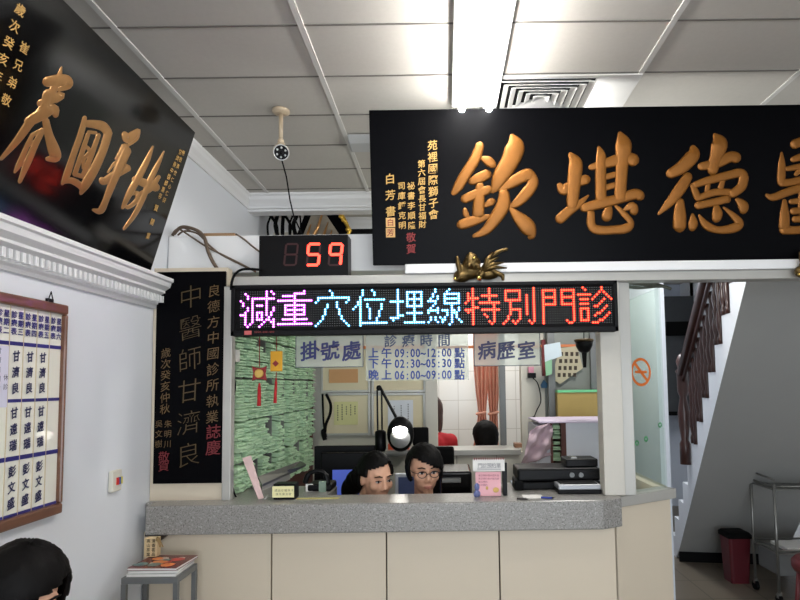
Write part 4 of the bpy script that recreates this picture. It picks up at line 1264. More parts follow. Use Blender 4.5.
MB().box(prt(566, 460, yp_ + .03).x, prt(598, 460, yp_ + .03).x, yp_ + .03, yp_ + .16, zp1 + .001, prt(580, 459, yp_ + .03).z).build('body', m_black, bx, bevel=.006)
MB().box(prt(572, 460, yp_ + .03).x, prt(578, 460, yp_ + .03).x, yp_ + .05, yp_ + .09, prt(580, 459, yp_ + .03).z, prt(580, 458, yp_ + .03).z + .002).build('label', m_steel, bx)
sx_ = thing('card_reader', 'flat silver and black scanner lying in front of the wide printer', 'scanner', (prt(580, 497, 2.62).x, 2.63, zt))
x0, x1 = prt(558, 492, 2.63).x, prt(601.5, 492, 2.63).x
MB().box(x0, x1, 2.62, 2.74, zt + .001, zt + .018).build('base', m_black, sx_, bevel=.003)
MB().box(x0 + .002, x1 - .002, 2.625, 2.735, zt + .018, zt + .042).build('lid', mat('silver_plastic', (160, 162, 166), .35, .3), sx_, bevel=.005)
MB().box(x0 + .015, x1 - .015, 2.64, 2.73, zt + .042, zt + .047).build('panel', m_black, sx_, bevel=.002)
# pens and paper on the worktop
def pen(px0, px1, py, c, lab):
    A, B = at(px0, py, Z=zt + .006), at(px1, py + .5, Z=zt + .006)
    t = thing('pen', lab, 'pen', (A + B) / 2)
    MB().tube([A, B], [.0045, .0045], n=8).build('barrel', mat('pen_%d%d' % c[:2], c, .4), t, smooth=True)
    MB().tube([B, B + (B - A).normalized() * .012], [.004, .001], n=8).build('tip', m_black, t, smooth=True)
pen(541, 552, 497.4, (40, 60, 150), 'blue pen lying near the silver scanner')
pen(517, 526, 498.5, (50, 46, 44), 'dark pen on the worktop left of the paper slip')
A, B = at(524, 498.5, Z=zt + .001), at(542, 496, Z=zt + .001)
tag(MB().box(A.x, B.x, A.y, B.y + .03, zt + .0005, zt + .002).build('paper_slip', m_paper), 'white paper slip between the two pens on the worktop', 'paper')
tag(MB().box(prt(512, 490, 2.9).x, prt(520, 490, 2.9).x, 2.88, 2.98, zt + .001, prt(514, 483, 2.9).z).build('paper_stack', mat('bluish_paper', (180, 186, 198), .7)), 'small stack of bluish papers left of the wide printer', 'papers')
# calendar stand
yc_ = 2.60
ca = thing('desk_calendar', 'pink and white desk calendar card stand on the worktop', 'calendar', (prt(489, 498, yc_).x, yc_, zt))
x0, x1 = prt(473, 480, yc_).x, prt(503, 480, yc_).x
zc1 = prt(488, 459, yc_).z
MB().box(x0 + .012, x1 - .010, yc_, yc_ + .004, zt + .001, prt(488, 472, yc_).z).build('pink_card', mat('pink_card', (232, 176, 184), .6), ca)
MB().box(x0, x1 + .008, yc_ - .006, yc_ - .002, prt(488, 471, yc_).z, zc1).build('white_card', m_paper, ca)
b = MB()
for k in range(14): b.box(x0 + .006 + k * .010, x0 + .010 + k * .010, yc_ - .009, yc_ + .002, zc1 - .003, zc1 + .006)
b.build('binding', mat('maroon_spiral', (130, 50, 50), .5), ca)
b = MB(); write(b, '門診預約單', at(480, 465.5, Y=yc_ - .008), UX, UZ, .022, pitch=.021, bold=0)
for r_ in range(2): b.box(x0 + .02, x1 - .01, yc_ - .0075, yc_ - .0065, prt(488, 468 + r_ * 1.6, yc_).z, prt(488, 467.6 + r_ * 1.6, yc_).z)
b.build('white_card_text', mat('grey_ink', (110, 110, 118), .6), ca)
b = MB()
for r_ in range(4):
    for k in range(9 - (r_ > 1) * 5): write(b, '每日預約看診請先掛'[k], at(479.5 + k * 2.3, 475.5 + r_ * 3.2, Y=yc_ - .0015), UX, UZ, .0105)
b.build('pink_card_text', mat('mauve_ink', (150, 84, 100), .6), ca)
MB().ball(at(496, 490, Y=yc_ - .002), (.014, .002, .012)).ball(at(487, 488, Y=yc_ - .002), (.006, .002, .008)).build('yellow_drawing', mat('ochre_print', (206, 168, 96), .6), ca)
MB().ball(at(477, 487, Y=yc_ - .006), (.012, .008, .018)).ball(at(477, 494, Y=yc_ - .006), (.016, .010, .018)).build('blue_figure', mat('slate_blue', (96, 104, 150), .6), ca, smooth=True)
MB().box(x0 + .03, x1 - .03, yc_ + .004, yc_ + .05, zt + .001, zt + .05).build('easel', m_black, ca)
MB().box(x1 + .001, x1 + .02, yc_ + .01, yc_ + .05, zt + .001, prt(505, 463, yc_).z).build('black_holder', m_black, ca)
# black printer on desk behind
t = thing('printer', 'glossy black printer behind the counter, right of the woman in glasses', 'printer', (prt(455, 490, 3.1).x, 3.2, .735))
x0, x1 = prt(440, 480, 3.1).x, prt(472, 480, 3.1).x
MB().box(x0, x1, 3.1, 3.4, .736, prt(455, 471.5, 3.1).z).build('body', mat('gloss_black', (14, 14, 16), .12), t, bevel=.015, seg=4)
MB().box(x0 + .01, x1 - .06, 3.07, 3.10, prt(455, 482, 3.1).z, prt(455, 478, 3.1).z).build('tray', m_steel, t, bevel=.003)
# items at left of the counter
lf = thing('leaflet', 'pale pink leaflet leaning upright against the records on left of the worktop', 'leaflet', at(262, 500, Y=2.62))
P = [at(258.5, 502, Y=2.6), at(264, 499, Y=2.62), at(251, 455.5, Y=2.70), at(242.5, 458, Y=2.68)]
P[0].z = P[1].z = zt + .001
MB().prism(P, (.0, -.004, 0)).build('card', mat('pale_pink_paper', (206, 178, 176), .6), lf)
MB().prism([at(263, 500, Y=2.6), at(266, 497, Y=2.6), at(268.5, 494.5, Y=2.61), at(264.5, 501, Y=2.6)], (0, .003, 0)).build('folded_edge', m_paper, lf)
dn = thing('note_dispenser', 'black desk box with a pale yellow note stuck on its front', 'note box', at(284, 502, Y=2.58))
x0, x1 = prt(273, 490, 2.58).x, prt(295, 490, 2.58).x
MB().box(x0, x1, 2.58, 2.65, zt + .001, prt(284, 484, 2.58).z).build('box', m_black, dn, bevel=.004)
A, B = prt(272.5, 497.5, 2.577), prt(294, 486, 2.577)
MB().box(A.x, B.x, 2.574, 2.578, A.z, B.z).build('note', mat('yellow_note', (232, 226, 172), .7), dn)
b = MB(); write(b, '請出示健保卡', at(276, 490.5, Y=2.573), UX, UZ, .013, pitch=.0145)
write(b, '請先量血壓', at(277, 494.2, Y=2.573), UX, UZ, .012, pitch=.0145); b.build('note_writing', mat('note_ink', (120, 116, 96), .6), dn)
A, B = at(296, 499.5, Z=zt), at(340, 497, Z=zt)
tag(MB().box(A.x, B.x, A.y, A.y + .03, zt + .0005, zt + .002).build('ruler', mat('yellow_strip', (200, 190, 120), .5)), 'flat yellow strip lying on the worktop edge by the note box', 'ruler')
gt_ = thing('grey_tray', 'slanting grey metal tray along the foot of the records shelf', 'tray', (-.93, 3.0, zA))
P = [at(262, 487, Y=2.80), at(290, 474, Y=3.2), at(306, 466, Y=3.3), at(300, 463, Y=3.4), at(276, 472, Y=3.1), at(258, 479, Y=2.82)]
MB().prism(P, (0, 0, .012)).build('tray_plate', m_steel, gt_)
MB().prism([P[0] + Vector((0, 0, -.03)), P[1] + Vector((0, 0, -.03)), P[1], P[0]], (0, .006, 0)).build('front_lip', m_alu, gt_)
tag(MB().tube(ppath([(232, 484, 0), (235, 495, 0), (240, 500, 0), (252, 501, 0), (262, 498, 0)], 2.66), .004, n=6).build('phone_cord', m_blackm, smooth=True), 'dark cord curling on the worktop at foot of left upright', 'cord')
# phone / tape set
t = thing('desk_telephone', 'black desk telephone with handset beside the left monitor', 'telephone', at(318, 497, Y=2.80))
zz = zt + .001
c = prt(320, 490, 2.8)
MB().box(prt(309, 490, 2.8).x, prt(333, 490, 2.8).x, 2.76, 2.9, zz, prt(320, 483, 2.8).z).build('base', m_black, t, bevel=.01)
MB().tube(ppath([(305, 483, -.02), (309, 474, -.02), (318, 471, -.02), (325, 474, -.02), (328, 484, -.02)], 2.8), [.014] * 6 + [.010] * 13 + [.014] * 6, n=8).build('handset', m_black, t, smooth=True)
MB().box(prt(319, 484, 2.755).x, prt(326, 484, 2.755).x, 2.75, 2.757, prt(320, 492, 2.755).z, prt(320, 481, 2.755).z).build('keypad', mat('greenish_keys', (120, 140, 124), .5), t)
MB().box(prt(306, 490, 2.77).x, prt(313, 490, 2.77).x, 2.765, 2.775, zz, prt(310, 484, 2.77).z).build('paper_label', m_paper, t)
# monitors
def monitor(x0_, x1_, y0_, y1_, Y, label, scr=None, bez=m_black):
    A, B = prt(x0_, y1_, Y), prt(x1_, y0_, Y)
    t = thing('computer_monitor', label, 'monitor', ((A.x + B.x) / 2, Y, .735))
    MB().box(A.x, B.x, Y, Y + .035, A.z, B.z).build('casing', bez, t, bevel=.006)
    cx = (A.x + B.x) / 2
    MB().box(cx - .03, cx + .03, Y + .035, Y + .06, .74, (A.z + B.z) / 2).build('stand', m_black, t)
    MB().box(cx - .11, cx + .11, Y - .02, Y + .12, .736, .75).build('foot', m_black, t, bevel=.003)
    if scr:
        C, D = prt(scr[0], scr[3], Y - .001), prt(scr[1], scr[2], Y - .001)
        MB().box(C.x, D.x, Y - .003, Y + .001, C.z, D.z).build('screen', scr[4], t)
    return t
monitor(314, 375, 445.5, 512, 3.42, 'large black monitor seen behind the smaller one at left')
m_scr = mat('blue_screen', (70, 90, 190), .3, emit=rgb(90, 110, 205), es=.5, var=.35, scale=9)
monitor(320.5, 371, 452.5, 512, 3.3, 'black-framed monitor with a blue desktop showing beside the long-haired woman', (332.5, 366, 469.5, 508, m_scr))
m_scr2 = mat('dim_screen', (40, 48, 70), .3, emit=rgb(50, 58, 84), es=.5, var=.6, scale=24)
monitor(395, 416, 473.5, 512, 3.36, 'white-framed small monitor between the two women', (398.5, 415, 477, 508, m_scr2), mat('white_plastic', (222, 226, 234), .4))

# desk lamp
yl = 3.5
lm = thing('desk_lamp', 'black swing-arm desk lamp with its bright bulb facing the counter', 'desk lamp', prt(380, 455, yl))
for x in (377.2, 381.6): MB().tube([prt(x, 390, yl), prt(x + .6, 440, yl)], .0055, n=6).build('lower_arm', m_black, lm)
MB().ball(prt(379, 388, yl), .018).build('elbow_joint', m_black, lm, smooth=True)
MB().tube([prt(380.5, 388, yl), prt(396, 417, yl - .05)], .0095, n=8).build('upper_arm', m_black, lm)
MB().lathe([(.028, -.13), (.034, -.11), (.034, -.01), (.02, .0)], prt(380.5, 430, yl), 14).build('clamp_body', m_black, lm, smooth=True)
MB().tube([prt(380.5, 448, yl), Vector((prt(380.5, 448, yl).x, yl, .736))], .010).build('pole', m_black, lm)
lc = prt(400.5, 434, yl - .05)
ax = (Vector((0.02, -1, .02))).normalized()
Ml = (-ax).to_track_quat('Z', 'Y').to_matrix()
MB().lathe([(.074, -.03), (.082, .0), (.076, .05), (.05, .10), (.02, .115)], lc, 26, Ml @ Matrix.Diagonal((1, 1.28, 1)).to_3x3() if False else Ml @ Matrix(((1, 0, 0), (0, 1.3, 0), (0, 0, 1)))).build('shade', m_black, lm, smooth=True)
MB().lathe([(.060, -.036), (.052, -.033)], lc + Vector((0, 0, -.022)), 24, Ml).build('reflector', mat('lamp_reflector', (240, 240, 240), .5), lm, smooth=True)
MB().ball(lc + Vector((0, -.045, .026)), (.045, .03, .024)).build('bulb', emis('bulb_glow', (255, 250, 240), 22), lm, smooth=True)
tag(MB().box(prt(388, 449, 3.9).x, prt(409, 449, 3.9).x, 3.9, 3.98, prt(400, 450, 3.9).z, prt(400, 444, 3.9).z).build('orange_box', mat('orange_red', (206, 84, 50), .6)), 'low orange-red box behind the desk lamp shade', 'box')
tag(MB().box(prt(384, 452, 3.88).x, prt(410, 452, 3.88).x, 3.86, 4.1, prt(400, 454, 3.88).z, prt(400, 450, 3.88).z).build('wall_ledge', m_alu), 'narrow grey ledge carrying the orange-red box', 'shelf')

# rear plaque picture with gilt edge (hung high, leaning forward)
yr_ = 3.95
t = thing('wall_plaque', 'tilted black-bordered gilt picture high behind the number display', 'plaque', prt(312, 240, yr_))
def rp(x, y, dy=0): return at(x, y, Y=yr_ + dy)
MB().prism([rp(286, 262), rp(312, 196), rp(330, 198), rp(356, 240), rp(356, 262)], (0, .04, 0)).build('border', m_lac, t)
MB().prism([rp(297, 250, -.004), rp(317, 201, -.004), rp(345, 243, -.004), rp(345, 250, -.004)], (0, .004, 0)).build('picture', mat('grey_silk', (132, 122, 106), .6, var=.25, scale=14), t)
b = MB()
for k, (x0_, y0_, x1_, y1_) in enumerate(((300, 246, 311, 224), (306, 250, 325, 206), (315, 250, 328, 222), (322, 250, 332, 230), (332, 250, 338, 236))):
    b.tube([rp(x0_, y0_, -.012), rp((x0_ + x1_) / 2 + 2, (y0_ + y1_) / 2, -.016), rp(x1_, y1_, -.012)], [.016, .012, .003], n=6)
b.build('gold_strokes', m_goldl, t, smooth=True)
b = MB()
rr = random.Random(3)
for k in range(26):
    q = k / 25
    x = 332 + 17 * q; y = 200 + 30 * q
    b.ball(rp(x + rr.uniform(-1.5, 1.5), y + rr.uniform(-1, 1), -.02), rr.uniform(.008, .017), nu=7, nv=5)
b.tube([rp(331, 198, -.01), rp(341, 213, -.01), rp(350, 231, -.01), rp(345, 240, -.01)], .014, n=7)
b.build('gilt_edge', mat('bright_gilt', (216, 176, 74), .28, .8, var=.3, scale=40, bump=.5), t, smooth=True)
tag(MB().box(rp(346, 231).x, rp(375, 231).x, yr_, yr_ + .03, rp(350, 234.5).z, rp(350, 229).z).build('shadow_gap_strip', m_blackm), 'thin black strip painting the shadow gap right of the gilt-edged picture', 'shelf')  # black strip stands in for the shadow gap above the header

# ------------------------------------------------------------------ side table and magazines bottom-left
st = thing('side_table', 'small grey metal stand holding magazines under left end of counter', 'side table', (-1.18, 2.3, 0))
zq = at(173, 579, Y=2.30).z
sx0, sx1 = XL + .062, at(180, 577, Y=2.30).x
sy0, sy1 = 2.28, 2.46
for x in (sx0, sx1 - .018):
    for y in (sy0, sy1 - .018): MB().box(x, x + .018, y, y + .018, 0, zq - .012).build('leg', m_grey, st)
b = MB().box(sx0, sx1, sy0, sy0 + .018, zq - .012, zq + .012).box(sx0, sx1, sy1 - .018, sy1, zq - .012, zq + .012).box(sx0, sx0 + .018, sy0 + .018, sy1 - .018, zq - .012, zq + .012).box(sx1 - .018, sx1, sy0 + .018, sy1 - .018, zq - .012, zq + .012)
b.build('rim', m_grey, st, bevel=.002)
MB().box(sx0 + .018, sx1 - .018, sy0 + .018, sy1 - .018, zq - .004, zq + .004).build('shelf_plate', m_grey, st)
MB().box(sx0 + .018, sx1 - .018, sy0 + .018, sy1 - .018, .3, .31).build('lower_plate', m_grey, st)
zz = zq + .013
mags = [(0.0, .012, (196, 196, 190), 'pale grey magazine at the bottom of the pile on the metal stand'), (.03, .010, (206, 210, 206), 'white magazine in the middle of the pile on the metal stand'), (-.05, .010, (120, 60, 56), 'red-covered magazine topmost of the pile on the metal stand')]
for k, (a, th, c_, lab) in enumerate(mags):
    t = thing('magazine', lab, 'magazine', ((sx0 + sx1) / 2, 2.37, zz))
    M = Matrix.Translation(((sx0 + sx1) / 2 + .002 + .004 * k, 2.372, zz)) @ Matrix.Diagonal((.92, .62, 1, 1)) @ Matrix.Rotation(a, 4, 'Z')
    MB().box(-.105, .105, -.135, .135, .0015, th - .0015, M).build('pages', m_paper, t)
    MB().box(-.107, .107, -.137, .137, th - .0015, th, M).box(-.107, .107, -.137, .137, 0, .0015, M).build('cover', mat('mag_cover_%d' % k, c_, .25, var=.15, scale=12), t)
    if k == 2:
        b = MB(); rr = random.Random(2)
        pal = [((208, 190, 176), 'cream_print'), ((186, 60, 50), 'red_print'), ((226, 130, 70), 'orange_print'), ((90, 120, 116), 'teal_print')]
        for j_, (cc_, nm) in enumerate(pal):
            b = MB()
            for _ in range(3):
                x = rr.uniform(-.08, .06); y = rr.uniform(-.11, .08); s_ = rr.uniform(.02, .045)
                b.prism([M @ Vector((x + s_ * math.cos(q) * rr.uniform(.7, 1), y + s_ * math.sin(q), th + .0002 * (j_ + 1) + .00003 * _)) for q in [2 * PI * i / 9 for i in range(9)]], (0, 0, .0001))
            b.build('cover_picture', mat(nm, cc_, .3), t)
    zz += th + .0012
wb = thing('wooden_box', 'small cream tea carton with black Chinese writing on the magazines', 'carton', at(152, 557, Y=2.40))
A = at(144.5, 557, Y=2.43); B = at(157.5, 538, Y=2.43)
MB().box(max(A.x, XL + .004), B.x, 2.425, 2.46, zz + .001, B.z).build('box', mat('cream_carton', (208, 184, 142), .6, var=.08), wb, bevel=.002)
b = MB()
for i, s in enumerate(('高山茶葉', '清香茗品')): write(b, s, at(148.5 + i * 5.0, 541, Y=2.423), UX, UZ, .016, pitch=.0185, bold=.01, vertical=True)
b.build('writing', m_black, wb)
b = MB()
for x0_, x1_ in ((157, 160), (158, 163), (158, 161)): b.tube(sm([at(156.5, 541, Y=2.42), at(x0_, 537 + random.random() * 3, Y=2.42), at(x1_, 547, Y=2.42)]), .003, n=5)
b.build('cord', mat('straw_cord', (150, 124, 80), .8), wb)
tag(MB().prism([Vector((at(x, y, Y=2.50).x, 2.49, at(x, y, Y=2.50).z)) for x, y in ((146, 532.8), (170, 532.8), (160, 541), (157, 541), (152, 536), (146, 536))], (0, .04, 0)).build('shelf_bracket', m_seam), 'dark brown bracket under left end of the granite worktop', 'bracket')

# ------------------------------------------------------------------ stairs
SB = Vector((2.17, 5.6, 0)); dv = Vector((-.156, -.988, 0)).normalized(); rv = Vector((.988, -.156, 0)).normalized()
TR, RI = .178, .19
def sp_(s, z, o=0.0): return SB + dv * s + rv * o + Vector((0, 0, z))
st = thing('staircase', 'white staircase rising toward the viewer behind the right side, underside painted grey for shade', 'staircase', SB)
NS = 13
pts = [sp_(0, 0)]
for k in range(NS): pts += [sp_(TR * k, RI * (k + 1)), sp_(TR * (k + 1), RI * (k + 1))]
smx = TR * NS
sof = lambda s: max(0, 1.10 * (s - .22))
pts += [sp_(smx, sof(smx)), sp_(.22, 0)]
# clean duplicate collinear start
b = MB()
n_ = len(pts)
side = [p for p in pts]
for k in range(NS):
    s0_, s1_ = TR * k, TR * (k + 1)
    b.prism([sp_(s0_, sof(s0_)), sp_(s1_, sof(s1_)), sp_(s1_, RI * (k + 1)), sp_(s0_, RI * (k + 1))], rv * .90)
b.build('flight', mat('stair_paint', (222, 224, 228), .5, var=.02), st)
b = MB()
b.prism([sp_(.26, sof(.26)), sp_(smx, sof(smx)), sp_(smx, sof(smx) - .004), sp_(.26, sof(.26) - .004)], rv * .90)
b.build('underside', mat('shaded_soffit', (152, 152, 149), .7, var=.03, scale=5), st)  # greyer copy of the stair paint, shade put into the colour
def nose(s): return RI * (s / TR) + RI * .5
def rail(s): return 1.70 + .85 * (s - .82)
s_a, s_b = .84, smx
MB().tube([sp_(s_a, rail(s_a), -.05), sp_(s_b, rail(s_b), -.05)], .034, n=10).build('handrail', m_dwood, st, smooth=True)
MB().tube([sp_(s_a, rail(s_a) - .06, -.03), sp_(s_b, rail(s_b) - .06, -.03)], .018, n=8).build('lower_rail', m_dwood, st, smooth=True)
bal = None
k = 0
s = s_a + .1
while s < s_b:
    kk = int(s / TR + 1e-6)
    zb0 = RI * (kk + 1)
    H = rail(s) - .04 - zb0
    prof = [(.020, 0), (.020, .08), (.012, .12), (.022, .22), (.026, .32), (.014, .45), (.020, .5), (.014, .56), (.024, .7), (.012, .85), (.018, .92), (.018, 1)]
    if H > .12:
        MB().lathe([(r_, z * H) for r_, z in prof], sp_(s, zb0, .0 - .0), 10).build('baluster', m_dwood, st, smooth=True)
    s += TR / 2
# newel
s0_ = 0.80
zn0 = RI * (int(s0_ / TR) + 1)
zn1 = 1.80
MB().lathe([(.045, 0), (.045, .16), (.028, .2), (.042, .34), (.048, .5), (.026, .68), (.045, .74), (.045, .90), (.055, .92), (.03, .95), (.045, 1.0), (.02, 1.05)] if False else [(r_, z * (zn1 - zn0)) for r_, z in [(.045, 0), (.045, .2), (.03, .24), (.044, .38), (.05, .5), (.028, .66), (.046, .72), (.046, .9), (.058, .92), (.034, .95), (.05, 1.02), (.03, 1.08), (.005, 1.1)]], sp_(s0_, zn0, -.03), 12).build('newel_post', m_dwood, st, smooth=True)
b = MB().prism([sp_(.300, 0, 0), sp_(.315, 0, 0), sp_(.315, .09, 0), sp_(.300, .09, 0)], rv * .90)
struct('baseboard_stairs', b, m_blackm)
# hall beyond
struct('wall_far', MB().box(xrr + .08, 3.2, 7.6, 7.7, 0, ZC), mat('hall_wall', (200, 206, 216), .6, var=.02))
dfp = lambda x, y: at(x, y, Y=7.2)
dcab = thing('dark_cabinet', 'tall dark wall unit seen through the side glass', 'cabinet', dfp(680, 416))
A, B = dfp(630, 416), dfp(696, 296)
MB().box(xrr + .1, B.x, 7.2, 7.58, A.z, B.z).build('body', mat('dark_grey_unit', (56, 58, 60), .4, var=.1), dcab)
MB().box(xrr + .1, B.x, 7.17, 7.2, dfp(660, 336).z, dfp(660, 322).z).build('shelf_edge', m_blackm, dcab)
MB().box(xrr + .1, B.x, 7.17, 7.2, A.z, A.z + .05).build('bottom_edge', m_blackm, dcab)
struct('door_1', MB().box(dfp(697, 300).x, dfp(703, 300).x, 7.15, 7.25, 0, ZC), m_dwood)
struct('wall_hall_end', MB().box(dfp(703, 300).x, 3.2, 7.2, 7.3, 0, ZC), m_bwall)
# bottle-green cable bundle under head at right
b = MB()
for k in range(6): b.tube(ppath([(622 + k, 285 + k * .4, .02 * k), (640, 284 + k * .8, .02 * k), (656, 284 + k * .5, 0), (671 - k, 289 - k * .5, 0)], 2.70), .007, n=6)
tag(b.build('ceiling_wires', mat('grey_green_wire', (84, 86, 76), .7), smooth=True), 'grey-green wires lying under the beam right of the LED board', 'cables')

# bin
bp = at(736.5, 574, Y=4.78)
tb = thing('trash_bin', 'dark red waste bin with a black lid under the stairs', 'bin', (bp.x, 4.78, 0))
hb = at(736, 534, Y=4.78).z
def rr4(hw, z, r=.02):
    out = []
    for i, (sx4, sy4) in enumerate(((1, 1), (-1, 1), (-1, -1), (1, -1))):
        for k in range(5):
            q = PI / 2 * (i + k / 4)
            out.append(Vector((bp.x + sx4 * (hw - r) + r * math.cos(q), 4.78 + sy4 * (hw - r) + r * math.sin(q), z)))
    return out
def loft(rings):
    b = MB(); n = len(rings[0])
    b.add([p for r_ in rings for p in r_], [(i * n + k, i * n + (k + 1) % n, (i + 1) * n + (k + 1) % n, (i + 1) * n + k) for i in range(len(rings) - 1) for k in range(n)] + [tuple(range(n))[::-1], tuple((len(rings) - 1) * n + k for k in range(n))])
    return b
loft([rr4(.074, 0), rr4(.090, hb)]).build('bucket', mat('maroon_plastic', (84, 14, 26), .45), tb)
loft([rr4(.098, hb - .015), rr4(.100, hb + .01), rr4(.085, hb + .028), rr4(.05, hb + .034)]).build('lid', m_blackm, tb)
# trolley
ty0, ty1, tx0, tx1 = 4.26, 4.58, 2.43, 3.12
tr_ = thing('utility_trolley', 'steel utility trolley with castors standing under the stairs', 'trolley', (2.8, 4.4, 0))
zt0_ = at(775, 488, Y=ty0).z; zt2 = at(752, 471, Y=ty1).z
for x in (tx0, tx1):
    for y in (ty0, ty1):
        lg = MB().tube([(x, y, .07), (x, y, zt2 if y == ty1 else zt0_ + .03)], .011, n=10).build('upright', m_steel, tr_, smooth=True)
        MB().lathe([(.036, -.012), (.036, .012)], (x, y, .037), 18, Matrix.Rotation(PI / 2, 3, 'Y')).build('wheel', m_blackm, tr_, smooth=False)
        MB().box(x - .014, x + .014, y - .014, y + .014, .05, .085).build('castor_fork', m_steel, tr_)
for z in (zt0_ - .02, .36):
    MB().box(tx0, tx1, ty0, ty1, z, z + .008).build('tray', m_steel, tr_)
    MB().tube([(tx0, ty0, z + .03), (tx1, ty0, z + .03), (tx1, ty1, z + .03), (tx0, ty1, z + .03)], .008, n=6, closed=True).build('guard_rail', m_steel, tr_, smooth=True)
MB().tube([(tx0, ty1, zt2), (tx1, ty1, zt2)], .009, n=8).build('top_rail', m_steel, tr_, smooth=True)
MB().tube([(tx0, ty0, zt0_ + .06), (tx0, ty1, zt2)], .008, n=8).build('side_rail', m_steel, tr_, smooth=True)
MB().box(tx0 + .02, tx1 - .02, ty0 + .02, ty1 - .02, .20, .355).build('drawer_box', m_grey, tr_, bevel=.004)
tag(MB().box(tx0 + .1, tx1 - .05, ty0 + .04, ty1 - .06, .372, .395).build('paper_pile', m_paper), 'white papers on lower tray of the steel trolley', 'papers')
t = thing('red_stool', 'dark red round stool at the right picture edge', 'stool', (at(821, 580, Y=3.7).x, 3.7, 0))
MB().lathe([(.15, .42), (.16, .44), (.16, .48), (.14, .50)], (t.location.x, 3.7, 0), 24).build('seat', mat('maroon_seat', (96, 30, 34), .5), t, smooth=True)
for k in range(4):
    q = PI / 4 + k * PI / 2
    MB().tube([(t.location.x + .12 * math.cos(q), 3.7 + .12 * math.sin(q), .42), (t.location.x + .16 * math.cos(q), 3.7 + .16 * math.sin(q), 0)], .014, n=8).build('leg', MATS['maroon_seat'], t, smooth=True)

